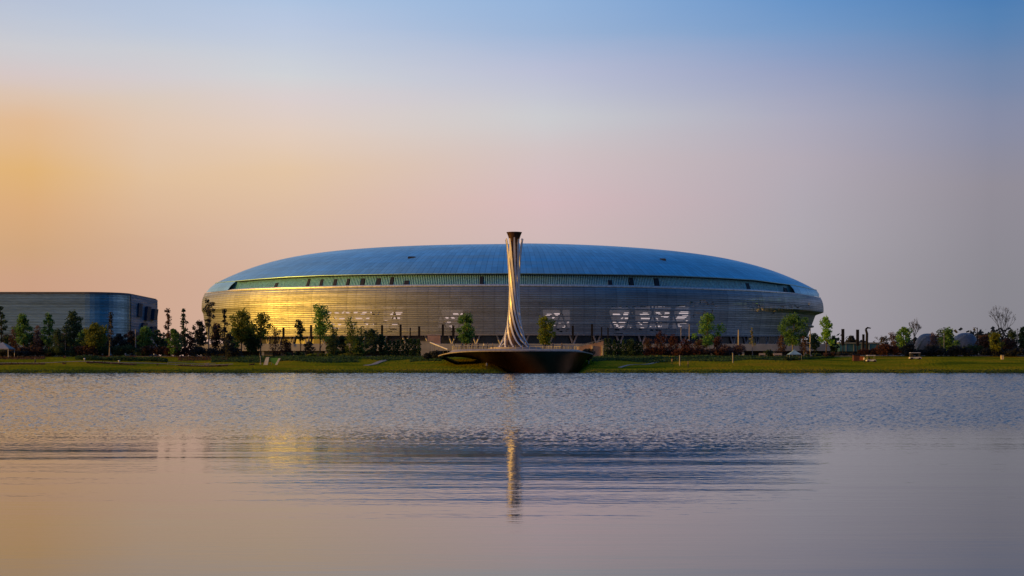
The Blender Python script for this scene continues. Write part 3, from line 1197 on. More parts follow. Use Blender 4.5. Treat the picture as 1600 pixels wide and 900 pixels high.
# pinkish ramp flanks
rt = thing('ramp_wall', (0, 0, 0), 'pinkish sunlit ramp wall rising right of the torch platform, beside the cypress row', 'wall')
mb = MB()
d = 470
mb.hexa([(X(903, d), d, 4.2), (X(943, d), d, 4.2), (X(943, d), d + 4, 4.2), (X(903, d), d + 4, 4.2)],
        [(X(903, d), d, Z(542, d)), (X(943, d), d, Z(533, d)), (X(943, d), d + 4, Z(533, d)), (X(903, d), d + 4, Z(542, d))])
mb.build('flank', M_pink, rt)
mb = MB()
mb.tube([(X(903, d), d, Z(540, d)), (X(943, d), d, Z(531, d))], .12, 6)
for q in range(8):
    a = 903 + q * 5.6
    mb.tube([(X(a, d), d, Z(542 - 9 * (a - 903) / 40., d) - .1), (X(a, d), d, Z(540 - 9 * (a - 903) / 40., d))], .07, 5)
mb.build('handrail', M_grey, rt)
for a in (925, 941):
    mb = MB()
    mb.box(X(a, d) - .25, d - .5, 4.2, X(a, d) + .25, d - .1, Z(540, d))
    mb.build('pillar', M_cream, rt)
rt = thing('stair_wall', (0, 0, 0), 'pinkish wall block on the podium left of the torch, above the white handrail', 'wall')
d = 585
mb = MB()
mb.box(X(668, d), d, 9.9, X(688, d), d + 3, Z(524, d))
mb.build('wall_block', M_pink, rt)
mb = MB()
mb.box(X(668, d) - .2, d - .2, Z(524, d), X(688, d) + .2, d + 3.2, Z(524, d) + .4)
mb.build('coping', M_concw, rt)
hr = thing('handrail', (X(672, 400), 400, 4.3), 'thin white sloping handrail descending towards the left of the torch platform', 'handrail')
mb = MB()
mb.tube([(0, 0, Z(535, 400) - 4.3), (X(701, 400) - X(672, 400), -6, Z(546, 394) - 4.3)], .17, 6)
mb.build('rail', M_white, hr)
for k in range(5):
    f_ = k / 4
    mb = MB()
    x = f_ * (X(701, 400) - X(672, 400))
    zt = (Z(535, 400) - 4.3) * (1 - f_) + (Z(546, 394) - 4.3) * f_
    mb.tube([(x, -6 * f_, 0), (x, -6 * f_, zt)], .06, 5)
    mb.build('post', M_grey, hr)
rw = thing('retaining_wall', (0, 0, 0), 'grey blue wall panel between the left cypress row and the torch platform', 'wall')
mb = MB()
d = 455
mb.box(X(656, d), d, 4.0, X(676, d), d + 1, Z(534, d))
mb.build('panel', M_conc, rw)
mb = MB()
mb.box(X(656, d) - .1, d - .1, Z(534, d), X(676, d) + .1, d + 1.1, Z(534, d) + .25)
mb.build('coping', M_concw, rw)

# ------------------------------------------------------------------ torch platform
PX, PYC, PR = 0.95, 371.2, 20.4
plat = thing('torch_platform', (PX, PYC, 0), 'dark saucer shaped platform cantilevered over the lake shore under the torch tower', 'platform')
NP = 96
PH = [2 * math.pi * k / NP for k in range(NP)]


def rim_z(a):
    c = math.cos(a)
    return 5.35 - 1.2 * max(0, -c) ** 5 - 0.8 * max(0, c) ** 8


def ring(r_, zf):
    return [(PR * r_ * math.cos(a), PR * r_ * math.sin(a), zf(a)) for a in PH]


mb = MB()
mb.grid([ring(1.0, lambda a: rim_z(a)), ring(1.0, lambda a: rim_z(a) + .25), ring(.9, lambda a: rim_z(a) + .75 - .1), ring(.8, lambda a: 6.0), ring(.78, lambda a: 5.9), ring(.01, lambda a: 5.9)], closed=True)
mb.build('deck', M_plat, plat, smooth=False)


def foot(a):
    fx, fy = 6.6, 0.0
    ca, sa = math.cos(a), math.sin(a)
    return fx + 9.6 * math.copysign(abs(ca) ** .8, ca), fy + 20.7 * math.copysign(abs(sa) ** .8, sa)


mb = MB()
rows = []
for i in range(13):
    v = i / 12.0
    row = []
    for a in PH:
        left = ease((-math.cos(a) + 0.1) / 1.1)
        w = v ** (0.55 if left > .01 else .8)
        w = v ** (0.8 - 0.25 * left)
        fx, fy = foot(a)
        x = PR * .995 * math.cos(a) * (1 - w) + fx * w
        y = PR * .995 * math.sin(a) * (1 - w) + fy * w
        z = rim_z(a) * (1 - v ** (1.3 + .5 * left)) - .4 * v
        row.append((x, y, z))
    rows.append(row)
mb.grid(rows, closed=True)
mb.build('underside', M_under, plat, smooth=True)
# lower curved lip under the left cantilever
mb = MB()
rows = []
for i in range(17):
    v = i / 16.0
    x = X(690 + 62 * v, 372) - PX
    z = Z(559, 372) - 2.9 * math.sin(v * math.pi / 2) ** 1.1
    y = -3 + 5 * v
    w = .25 + 1.0 * v
    rows.append([(x, y - 5, z), (x, y - 5, z - w * .4), (x + .8, y + 6, z - w * .3), (x + .8, y + 6, z + .3)])
mb.grid(rows, closed=True)
mb.build('arch_lip', M_under, plat, smooth=True)
# dais and parapet
mb = MB()
mb.lathe([(7.5, 5.88), (7.5, 6.25), (6.6, 6.3), (6.6, 6.6), (5.4, 6.65)], 48)
mb.build('dais', M_concw, plat)
mb = MB()
for k in range(60):
    a = 2 * math.pi * k / 60
    x, y = PR * .82 * math.cos(a), PR * .82 * math.sin(a)
    mb.tube([(x, y, 5.8), (x, y, 6.95)], .05, 4)
mb.tube([(PR * .82 * math.cos(2 * math.pi * k / 60), PR * .82 * math.sin(2 * math.pi * k / 60), 6.95) for k in range(61)], .06, 5, cap=False)
mb.build('railing', M_grey, plat)

# ------------------------------------------------------------------ torch tower
TX, TY = (803.5 - 800) * 377 / F, 377.0
tow = thing('torch_tower', (TX, TY, 6.0), 'tall torch tower of twisted pale metal ribbons with a dark bowl on top', 'tower')
rad_t = lookup([(0, 4.95), (.03, 4.15), (.08, 3.1), (.13, 2.55), (.2, 2.05), (.3, 1.62), (.42, 1.36), (.55, 1.32), (.7, 1.5), (.85, 1.85), (.94, 2.12), (1, 2.42)])
HT = 29.9
NRB = 12
for j in range(NRB):
    mb = MB()
    rows = []
    hh = 1.0 - (0.0, .012, .02, .006)[j % 4] * 1.2
    for i in range(49):
        h_ = i / 48.0 * hh
        a = 2 * math.pi * j / NRB + 2.7 * (1 - h_) ** 2.1
        r_ = rad_t(h_)
        wt = (0.22 + 0.06 * math.sin(min(1, h_ * 1.3) * math.pi / 2)) * .9 * (1.05 if h_ < .9 else 1.05 - (h_ - .9) * 4)
        th = 0.30 * (1 - .35 * h_)
        pts4 = []
        for (da, dr) in ((-1, 1), (1, 1), (1, -1), (-1, -1)):
            aa = a + da * wt / max(r_, .5) * (1 if dr > 0 else 1)
            rr_ = r_ + dr * th / 2
            pts4.append((rr_ * math.sin(aa), -rr_ * math.cos(aa), h_ * HT))
        rows.append(pts4)
    mb.grid(rows, closed=True)
    n_ = len(mb.v)
    mb.f.append((0, 1, 2, 3))
    mb.f.append((n_ - 4, n_ - 1, n_ - 2, n_ - 3))
    mb.build('ribbon', M_ribm, tow)
mb = MB()
mb.lathe([(4.1, .6), (3.1, 1.2), (2.2, 2.6), (1.6, 4.5), (1.15, 7), (.8, 12), (.75, 20), (1.0, 27), (1.25, 29.6)], 16)  # lower flare is added dark filling for the shade between the ribbons
mb.build('stem', M_stem, tow)
mb = MB()
mb.lathe([(1.15, 28.8), (1.3, 29.3), (1.75, 30.7), (2.02, 31.3), (2.1, 31.45), (1.95, 31.45), (1.5, 30.5), (.2, 30.2)], 24)
mb.build('bowl', M_bronze, tow)
mb = MB()
mb.lathe([(5.1, .02), (5.1, .5), (4.8, .62), (4.2, .66)], 40)
mb.build('plinth', M_conc, tow)


# ------------------------------------------------------------------ left building
bl = thing('exhibition_hall', (0, 0, 0), 'boxy hall clad in horizontal silver strips with a rounded corner, at the left edge', 'building')
DB = 470.0
zt = Z(457.3, DB)
pth = []
x0c = X(189, DB)
RC = 12.0
pth.append((-240.0, DB))
for k in range(0, 60):
    pth.append((-240 + (x0c - RC + 240) * (k + 1) / 60.0, DB + 0.0))
for k in range(1, 13):
    a = math.pi / 2 * k / 12
    pth.append((x0c - RC + RC * math.sin(a), DB + RC - RC * math.cos(a)))
for k in range(1, 20):
    f_ = k / 19
    pth.append((x0c - 1.7 * f_, DB + RC + (54 - RC) * f_))
pth.append((x0c - 2.2, DB + 55))
pth.append((-240.0, DB + 55))
nrow = 24
mb = MB()
rows = []
for i in range(nrow):
    z0 = 4.0 + (zt - 4.0) * i / nrow
    z1 = 4.0 + (zt - 4.0) * (i + 1) / nrow - .06
    rows.append([(x, y - .10, z0) for x, y in pth])
    rows.append([(x, y, z1) for x, y in pth])
mb.grid(rows)
mb.build('strip_cladding', M_box, bl)
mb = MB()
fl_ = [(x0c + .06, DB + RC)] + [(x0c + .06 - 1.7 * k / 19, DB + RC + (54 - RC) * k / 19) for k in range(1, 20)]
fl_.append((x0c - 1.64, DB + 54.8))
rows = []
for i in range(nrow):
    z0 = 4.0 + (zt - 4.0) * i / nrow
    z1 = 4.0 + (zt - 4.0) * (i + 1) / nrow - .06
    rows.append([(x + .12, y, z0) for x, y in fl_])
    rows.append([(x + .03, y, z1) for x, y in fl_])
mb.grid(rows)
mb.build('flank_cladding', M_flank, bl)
mb = MB()
mb.v += [(x, y + .1, zt - .1) for x, y in pth]
mb.f.append(tuple(range(len(pth))))
mb.build('roof_deck', M_grey, bl)
mb = MB()
mb.grid([[(x, y - .3, zt - .5) for x, y in pth], [(x, y - .3, zt + .25) for x, y in pth], [(x, y + .4, zt + .25) for x, y in pth]])
mb.build('coping', M_shell, bl)
# slanted dark lozenges imitating reflections in the cladding of the receding flank
for (ya, yb, pa, pb, sk) in ((21, 26, 18.5, 23.2, 1), (32, 37, 17.5, 22.5, 2), (42, 47, 18, 22, 2), (24, 30, 12, 16.5, 4), (37, 43, 11, 15.5, 4), (22, 27, 6.5, 10.5, 3)):
    mb = MB()
    xx = x0c + .25
    mb.hexa([(xx, DB + ya, pa), (xx, DB + yb, pa), (xx - 2.2, DB + yb, pa), (xx - 2.2, DB + ya, pa)],
            [(xx, DB + ya + sk, pb), (xx, DB + yb + sk, pb), (xx - 2.2, DB + yb + sk, pb), (xx - 2.2, DB + ya + sk, pb)])
    mb.build('reflection_lozenge', M_boxdark, bl)
mb = MB()
mb.hexa([(x0c - 4, DB + 3.2, 4), (x0c + .5, DB + 16, 4), (x0c + .4, DB + 44, 4), (x0c - 8, DB + 44, 4)],
        [(x0c - 1.2, DB + 7.2, 5.5), (x0c + .35, DB + 19, 13), (x0c + .3, DB + 22, 13), (x0c - 8, DB + 40, 5.5)])
mb.build('entrance_recess', M_boxdark, bl)

# ------------------------------------------------------------------ right: low blue building, shell roofs
bb = thing('pavilion', (0, 0, 0), 'low blue glazed pavilion at the right end of the podium, under dark masts', 'building')
d = 540
mb = MB()
mb.box(X(1312, d), d, Z(549, d), X(1374, d), d + 14, Z(537, d))
mb.build('blue_wall', M_blueb, bb)
mb = MB()
mb.box(X(1310, d), d - .6, Z(537, d), X(1377, d), d + 15, Z(535, d))
mb.build('roof', M_shell2, bb)
mb = MB()
mb.box(X(1312, d), d + 1, 4, X(1374, d), d + 13, Z(549, d))
mb.build('recessed_base', M_dark, bb)
for a in (1322, 1334, 1346, 1358):
    mb = MB()
    mb.box(X(a, d) - .15, d - .12, Z(549, d), X(a, d) + .15, d - .01, Z(537, d))
    mb.build('mullion', M_shell2, bb)


def shell_roof(px, py_top, w, label):
    d = 720
    t_ = thing('shell_roof_hall', (X(px, d), d, 4), label, 'building', 'shell roofed halls')
    r_ = w / 2 * d / F
    hgt = Z(py_top, d) - 4
    rows = []
    for i in range(9):
        f_ = i / 8
        rows.append([(r_ * math.cos(a) * math.cos(f_ * math.pi / 2) ** .8 + .001 * math.cos(a), r_ * 1.5 * math.sin(a) * math.cos(f_ * math.pi / 2) ** .8 + .001 * math.sin(a), hgt * (.35 + .65 * math.sin(f_ * math.pi / 2))) for a in [2 * math.pi * k / 24 for k in range(24)]])
    MB().grid(rows, closed=True).build('shell', M_shell, t_, smooth=True)
    mb = MB()
    mb.lathe([(r_ * .97, 0), (r_ * .97, hgt * .36)], 24)
    mb.build('wall', M_dark, t_)
    # pale band sweeping over the shell
    rows = []
    for i in range(15):
        f_ = i / 14.0
        a = math.pi * (0.98 - .62 * f_)
        yy_ = -r_ * (1.25 - 0.9 * f_ * .4)
        rows.append([(r_ * .98 * math.cos(a), yy_ * math.sin(a) ** .6 * .8 - .6, hgt * (.35 + .62 * math.sin(a)) - 2.2), (r_ * 1.0 * math.cos(a), yy_ * math.sin(a) ** .6 * .8 - .4, hgt * (.35 + .65 * math.sin(a)) - .4)])
    o = MB().grid(rows).build('roof_band', M_shell2, t_, smooth=True)
    m_ = o.modifiers.new('t', 'SOLIDIFY')
    m_.thickness = .3
    return t_


shell_roof(1449, 521, 38, 'dark grey rounded shell roof left of the dark green tree, between bare trees')
shell_roof(1508, 520, 40, 'blue grey rounded shell roof with a pale band, right of the dark green tree')


# ------------------------------------------------------------------ masts on the podium
def make_mast(loc, h, label, r=.32):
    m = thing('mast', loc, label, 'mast', 'dark masts along the podium')
    MB().tube([(0, 0, 0), (0, 0, h * .72)], [r * .5, r * .45], 6).build('pole', M_mast, m)
    MB().box(-r * 1.4, -r * 1.2, h * .42, r * 1.4, r * 1.2, h).build('lamp_column', M_mast, m)
    return m


mast_list = [(443, 512), (486, 508), (597, 508), (626, 507), (641, 512), (655, 510), (692, 507), (708, 508), (867, 520), (895, 509), (925, 506), (940, 511), (950, 512)]
mlab = ['dark mast before the golden part of the facade, left of the small dark tree',
        'dark mast before the golden facade, just left of the tall irregular tree',
        'dark stub mast above the dark green tree left of the cypress row',
        'dark mast above the gap at the left end of the cypress row',
        'thin dark mast above the middle of the left cypress row',
        'dark mast above the right end of the left cypress row',
        'stout dark mast above the white sloping handrail',
        'dark mast just left of the round tree left of the torch',
        'low dark mast right of the round light tree right of the torch',
        'dark mast midway between the right round tree and the ramp wall',
        'dark mast standing above the pinkish ramp wall',
        'thin dark mast above the right end of the ramp wall',
        'thin dark mast above the left end of the right cypress row']
for (px_, top), lb in zip(mast_list, mlab):
    d = 590 - 20
    make_mast((X(px_, d), d, 9.5), Z(top, d) - 9.5, lb, .30 if px_ not in (641, 940, 950, 867) else .18)
for px_, top, lb in ((1317, 514, 'tall dark mast above the left end of the blue pavilion'), (1340, 515, 'tall dark mast above the middle of the blue pavilion')):
    d = 536
    make_mast((X(px_, d), d, 4.3), Z(top, d) - 4.3, lb, .36)
cr_ = thing('statue_mast', (X(1354, 534), 534, 4.3), 'dark mast topped by a bent arm at the right end of the blue pavilion', 'mast')
h_ = Z(512, 534) - 4.3
MB().tube([(0, 0, 0), (.2, 0, h_ * .8), (-.3, 0, h_ - .6)], [.55, .5, .4], 7).build('pole', M_mast, cr_)
MB().tube([(-.3, 0, h_ - .6), (.4, 0, h_), (1.6, 0, h_ - .2)], [.4, .35, .2], 6).build('arm', M_mast, cr_)
MB().box(-1.6, -.3, 1, -.8, .3, h_ * .78).build('lamp_column', M_mast, cr_)


# lamp posts ----------------------------------------------------------
def lamp_post(px_, top, d, label, material=M_polepale, globes=(), arm=0, r=.09, base=None):
    zb = gz(X(px_, d), d) if base is None else base
    h = Z(top, d) - zb
    t_ = thing('lamp_post', (X(px_, d), d, zb), label, 'lamp post', 'lamp posts in the park')
    MB().tube([(0, 0, 0), (0, 0, h * .5), (0, 0, h)], [r * 1.3, r, r * .8], 7).build('pole', material, t_)
    MB().lathe([(r * 2.4, 0), (r * 2.4, .15), (r * 1.5, .35)], 8).build('base', material, t_)
    if arm:
        MB().tube([(0, 0, h - .3), (arm * .5, 0, h), (arm, 0, h - .05)], .09, 5).build('arm', material, t_)
        MB().box(min(arm, arm * 1.35), -.15, h - .15, max(arm, arm * 1.35), .15, h + .03).build('lamp_head', M_grey, t_)
    elif not globes:
        MB().lathe([(.10, h - .05), (.24, h + .1), (.26, h + .22), (.12, h + .3)], 8).build('lamp_head', M_grey, t_)
    for (dx, gpy) in globes:
        zz = Z(gpy, d) - zb
        MB().lathe([(.05, zz - .42), (.30, zz - .30), (.42, zz), (.30, zz + .30), (.05, zz + .42)], 12, cx=dx).build('globe', M_globe, t_, smooth=True)
    return t_


lamp_post(710, 510, 440, 'slim dark lamp post left of the round tree on the lawn left of the torch', M_mast)
lamp_post(1064, 513, 408, 'grey lamp post standing just left of the globe lamp, before reddish shrubs', M_polepale)
lamp_post(1077, 507, 406, 'pale lamp post carrying two white globes, before reddish shrubs', M_polepale, globes=((-.25, 533), (-.15, 539)), r=.12)
lamp_post(1154, 516, 410, 'pale thick lamp post left of the small pale conifer', M_polepale, r=.22)
lamp_post(1266, 512, 408, 'pale lamp post between the wide dark green tree and the bright green tree', M_polepale, r=.16)
lamp_post(1475, 513, 400, 'thin pale lamp post in front of the dark green tree between the shell roofs', M_polepale)
lamp_post(1527, 512, 404, 'dark lamp post with a short arm to the left, left of the large bare tree', M_mast, arm=-.9, r=.15)
lamp_post(1590, 515, 402, 'pale lamp post at the right edge, right of the large bare tree', M_polepale)
lamp_post(71, 546, 398, 'small white globe lamp on a short post among the left trees', M_polepale, globes=((0, 551),))
lamp_post(102, 512, 408, 'pale thin lamp post among the trees before the silver hall', M_polepale)
lamp_post(212, 516, 404, 'pale lamp post below the rounded corner of the silver hall', M_polepale, r=.18)
lamp_post(407, 558, 372, 'short pale post left of the white slanted board', M_polepale, r=.08)


# white bollards and lawn posts
def bollard(px_, py_, d, label):
    x = X(px_, d)
    t_ = thing('bollard_light', (x, d, gz(x, d)), label, 'bollard', 'white bollard lights on the lawn')
    h = max(.7, Z(py_, d) - gz(x, d))
    MB().lathe([(.12, 0), (.10, h - .2)], 8).build('post', M_grey, t_)
    MB().lathe([(.14, h - .2), (.26, h - .1), (.26, h + .08), (.1, h + .2)], 10).build('head', M_globe, t_)


bollard(132, 563, 374, 'white bollard light on the lawn left of the low hedge')
bollard(186, 564, 372, 'white bollard light in front of the low hedge')
bollard(196, 554, 399, 'bright white round bollard light behind the low hedge')
bollard(241, 555, 399, 'white bollard light behind the right half of the low hedge')
bollard(160, 556, 399, 'white bollard light behind the left half of the low hedge')


def lawn_post(px_, pt, d, label):
    x = X(px_, d)
    z0 = gz(x, d)
    t_ = thing('marker_post', (x, d, z0), label, 'post', 'wooden marker posts on the right lawn')
    h = Z(pt, d) - z0
    MB().tube([(0, 0, 0), (0, 0, h)], [.17, .14], 6).build('shaft', M_polepale, t_)
    MB().lathe([(.19, h), (.19, h + .1), (.05, h + .2)], 8).build('cap', M_grey, t_)


lawn_post(1062, 556, 362, 'pale marker post on the lawn below the grey lamp post')
lawn_post(1145, 552, 366, 'pale marker post on the lawn below the mauve shrubs')


# ------------------------------------------------------------------ tents, boards, carts
gt = thing('gazebo', (X(4, 392), 392, gz(X(4, 392), 392)), 'white peaked gazebo at the left edge of the lawn', 'gazebo')
r_ = 2.6
zb, hh = 2.6, 4.4
MB().add([(-r_, -r_, zb), (r_, -r_, zb), (r_, r_, zb), (-r_, r_, zb), (0, 0, hh), (-r_, -r_, zb - .25), (r_, -r_, zb - .25), (r_, r_, zb - .25), (-r_, r_, zb - .25)],
         [(0, 1, 4), (1, 2, 4), (2, 3, 4), (3, 0, 4), (0, 5, 6, 1), (1, 6, 7, 2), (2, 7, 8, 3), (3, 8, 5, 0), (5, 8, 7, 6)]).build('roof', M_polepale, gt)
for a, b in ((-1, -1), (1, -1), (1, 1), (-1, 1)):
    MB().tube([(a * (r_ - .15), b * (r_ - .15), 0), (a * (r_ - .15), b * (r_ - .15), zb - .2)], .07, 6).build('post', M_white, gt)
tt = thing('canopy_tent', (X(1241, 384), 384, gz(X(1241, 384), 384)), 'light blue peaked canopy tent beneath the wide dark green tree', 'tent')
r_ = 1.75
zb = Z(554, 384) - tt.location.z
hh = Z(545.5, 384) - tt.location.z
MB().add([(-r_, -r_, zb), (r_, -r_, zb), (r_, r_, zb), (-r_, r_, zb), (0, 0, hh), (-r_ * .35, -r_ * .35, zb + (hh - zb) * .55), (r_ * .35, -r_ * .35, zb + (hh - zb) * .55), (r_ * .35, r_ * .35, zb + (hh - zb) * .55), (-r_ * .35, r_ * .35, zb + (hh - zb) * .55)],
         [(0, 1, 6, 5), (1, 2, 7, 6), (2, 3, 8, 7), (3, 0, 5, 8), (5, 6, 4), (6, 7, 4), (7, 8, 4), (8, 5, 4), (3, 2, 1, 0)]).build('canopy', M_tent, tt)
for a, b in ((-1, -1), (1, -1), (1, 1), (-1, 1)):
    MB().tube([(a * (r_ - .1), b * (r_ - .1), 0), (a * (r_ - .1), b * (r_ - .1), zb)], .05, 6).build('leg', M_grey, tt)

d = 366
wb = thing('slanted_board', (X(416, d), d, gz(X(416, d), d)), 'white slanted board standing on the left lawn beside the green panel', 'board')
z0 = 0
h = Z(558, d) - wb.location.z
MB().hexa([(-.75, -.1, 0), (.35, -.1, 0), (.35, .12, 0), (-.75, .12, 0)], [(-.05, -.1, h), (.8, -.1, h), (.8, .12, h), (-.05, .12, h)]).build('panel', M_white, wb)
MB().tube([(0, .15, h * .7), (.2, 1.2, 0)], .05, 5).build('strut', M_grey, wb)
gp = thing('curved_panel', (X(430, d), d, gz(X(430, d), d)), 'green panel with a white swoosh edge standing on the left lawn', 'panel')
MB().add([(-1.5, 0, h * .9), (1.1, 0, h * .9), (1.25, 0, h * .7), (.2, 0, h * .12), (-.5, 0, h * .15), (-1.2, 0, h * .5)] + [(-1.5, .15, h * .9), (1.1, .15, h * .9), (1.25, .15, h * .7), (.2, .15, h * .12), (-.5, .15, h * .15), (-1.2, .15, h * .5)],
         [(0, 1, 2, 3, 4, 5)[::-1], (6, 7, 8, 9, 10, 11)] + [(i, (i + 1) % 6, 6 + (i + 1) % 6, 6 + i) for i in range(6)]).build('green_face', M_green, gp)
MB().hexa([(-.1, -.08, 0), (.5, -.08, 0), (.5, .1, 0), (-.1, .1, 0)], [(.9, -.08, h * .85), (1.4, -.08, h * .85), (1.4, .1, h * .85), (.9, .1, h * .85)]).build('white_edge', M_white, gp)
for a in (-1.0, .3):
    MB().tube([(a, .05, 0), (a, .05, h * .5)], .06, 5).build('post', M_grey, gp)

rl = thing('low_rail', (0, 0, 0), 'long low pale rail across the left lawn below the two sparse trees', 'rail')
d = 371
mb = MB()
xs_r = [X(262 + i * 6.2, d) for i in range(13)]
mb.tube([(x, d, gz(x, d) + .75) for x in xs_r], .07, 5)
mb.build('rail', M_polepale, rl)
for x in xs_r[::2]:
    MB().tube([(x, d, gz(x, d) - .1), (x, d, gz(x, d) + .75)], .06, 5).build('post', M_polepale, rl)
bx = thing('utility_box', (X(323, 368), 368, gz(X(323, 368), 368)), 'small pale box at the right end of the low rail', 'box')
MB().box(-.45, -.3, 0, .45, .3, .85).build('body', M_polepale, bx)
MB().box(-.52, -.37, .85, .52, .37, .95).build('lid', M_white, bx)


def cart(px_, d, label, w=2.6, body=M_white, rz=0):
    x = X(px_, d)
    t_ = thing('golf_cart', (x, d, gz(x, d)), label, 'cart', rz=rz)
    mb = MB()
    mb.hexa([(-w / 2, -.6, .3), (w / 2, -.6, .3), (w / 2, .6, .3), (-w / 2, .6, .3)], [(-w / 2 + .05, -.58, .65), (w / 2 - .25, -.58, .75), (w / 2 - .25, .58, .75), (-w / 2 + .05, .58, .65)])
    mb.build('body', body, t_)
    MB().box(-w * .18, -.5, .7, w * .1, .5, .95).build('seat', M_mast, t_)
    MB().box(-w * .24, -.5, .7, -w * .18, .5, 1.4).build('backrest', M_mast, t_)
    MB().hexa([(-w * .46, -.65, 1.78), (w * .42, -.65, 1.78), (w * .42, .65, 1.78), (-w * .46, .65, 1.78)], [(-w * .42, -.58, 1.9), (w * .38, -.58, 1.9), (w * .38, .58, 1.9), (-w * .42, .58, 1.9)]).build('roof', M_white, t_)
    for sx_, sy_ in ((-.42, -.55), (-.42, .55), (.34, -.55), (.34, .55)):
        MB().tube([(w * sx_, sy_, .65), (w * sx_ * .98, sy_, 1.8)], .035, 5).build('post', M_grey, t_)
    for sx_, sy_ in ((-.33, -.6), (-.33, .6), (.33, -.6), (.33, .6)):
        MB().tube([(w * sx_, sy_ - .09, .28), (w * sx_, sy_ + .09, .28)], .28, 12).build('wheel', M_rubber, t_)
    return t_


cart(1361, 376, 'white roofed cart beside the orange sign on the right lawn', 2.6)
cart(1430, 378, 'longer white roofed cart below the small bare tree on the right', 3.2)
og = thing('orange_sign', (X(1347, 377), 377, gz(X(1347, 377), 377)), 'small orange board left of the white roofed cart', 'sign')
MB().box(-.6, -.05, .5, .7, .05, 1.5).build('board', M_orange, og)
for a in (-.5, .55):
    MB().tube([(a, .08, 0), (a, .08, 1.4)], .05, 5).build('post', M_mast, og)
bk = thing('brown_kiosk', (X(1338, 384), 384, gz(X(1338, 384), 384)), 'small reddish brown hut left of the orange board', 'hut')
MB().box(-.9, -.8, 0, .9, .8, 1.6).build('wall', mat('hut_wall', (.10, .04, .03), .8), bk)
MB().hexa([(-1.1, -1, 1.6), (1.1, -1, 1.6), (1.1, 1, 1.6), (-1.1, 1, 1.6)], [(-.9, -.8, 1.8), (.9, -.8, 1.8), (.9, .8, 1.8), (-.9, .8, 1.8)]).build('roof', M_mast, bk)
bx = thing('cream_box', (X(1566, 385), 385, gz(X(1566, 385), 385)), 'small bright cream cabinet at the foot of the large bare tree', 'cabinet')
MB().box(-.35, -.3, 0, .35, .3, 1.2).build('body', M_cream, bx)
MB().box(-.42, -.36, 1.2, .42, .36, 1.3).build('lid', M_grey, bx)
lw = thing('low_wall', (0, 0, 0), 'low pale wall on the right promenade between the bright tree and the brown hut', 'wall')
d = 398
MB().box(X(1303, d), d, 4.0, X(1333, d), d + .6, Z(558, d)).build('wall_body', M_concw, lw)
MB().box(X(1303, d) - .05, d - .06, Z(558, d), X(1333, d) + .05, d + .66, Z(558, d) + .14).build('coping', M_conc, lw)
for a0, a1, lb in ((1186, 1196, 'pale low bench frame left of the blue tent'), (1208, 1222, 'pale low bench just left of the blue tent')):
    d = 396
    b_ = thing('bench', (X((a0 + a1) / 2, d), d, gz(0, d)), lb, 'bench', 'benches near the blue tent')
    w = (a1 - a0) * d / F / 2
    MB().box(-w, -.25, .42, w, .25, .5).build('seat', M_concw, b_)
    MB().box(-w, .25, .5, w, .32, .95).build('backrest', M_concw, b_)
    for q in (-w * .8, w * .8):
        MB().box(q - .06, -.2, 0, q + .06, .2, .42).build('leg', M_grey, b_)


# ------------------------------------------------------------------ people
def person_mesh(pose):
    me = bpy.data.meshes.new('p')
    st = .14 if pose == 'walk' else .06
    V = [(0, 0, .95), (0, 0, 1.2), (0, 0, 1.42), (0, 0, 1.52), (0, -.01, 1.62), (0, -.01, 1.72),
         (.09, 0, .9), (.10, -st, .5), (.10, -st * .6, .08), (.10, -st * .6 - .13, .05),
         (-.09, 0, .9), (-.10, st, .5), (-.10, st * 1.6, .08), (-.10, st * 1.6 - .13, .05),
         (.19, 0, 1.40), (.24, .03, 1.12), (.24, -.08 if pose != 'walk' else -.18, .88),
         (-.19, 0, 1.40), (-.24, .03, 1.12), (-.24, -.06 if pose != 'walk' else .12, .88)]
    E = [(0, 1), (1, 2), (2, 3), (3, 4), (4, 5), (0, 6), (6, 7), (7, 8), (8, 9), (0, 10), (10, 11), (11, 12), (12, 13), (2, 14), (14, 15), (15, 16), (2, 17), (17, 18), (18, 19)]
    RD = [.15, .13, .15, .06, .10, .07, .10, .07, .045, .04, .10, .07, .045, .04, .065, .045, .035, .065, .045, .035]
    me.from_pydata(V, E, [])
    o = bpy.data.objects.new('tmp', me)
    C.objects.link(o)
    o.modifiers.new('s', 'SKIN')
    for i, sv in enumerate(me.skin_vertices[0].data):
        sv.radius = (RD[i], RD[i] * .85)
        sv.use_root = (i == 0)
    ss = o.modifiers.new('u', 'SUBSURF')
    ss.levels = 1
    ss.render_levels = 1
    dg = bpy.context.evaluated_depsgraph_get()
    m2 = bpy.data.meshes.new_from_object(o.evaluated_get(dg))
    bpy.data.objects.remove(o)
    return m2


PM = {'stand': person_mesh('stand'), 'walk': person_mesh('walk')}


def person(x, y, z, rz, pose, ci, label, legs=0):
    me = PM[pose].copy()
    me.materials.clear()
    me.materials.append(CLOTH[ci])
    me.materials.append(CLOTH[legs])
    me.materials.append(M_skin)
    mi = []
    for p in me.polygons:
        c = p.center
        mi.append(2 if c.z > 1.49 or (abs(c.x) > .2 and c.z < .93 and c.z > .8) else (1 if c.z < .92 else 0))
    me.polygons.foreach_set('material_index', mi)
    me.name = 'person'
    o = bpy.data.objects.new('person', me)
    C.objects.link(o)
    o.location = (x, y, z)
    o.rotation_euler = (0, 0, rz)
    tag(o, label, 'person', 'visitors in the park')
    mb = MB()
    mb.lathe([(.02, 1.82), (.085, 1.79), (.115, 1.72), (.11, 1.66)], 8, cy=.02)
    mb.build('hair', M_hair, o)
    return o


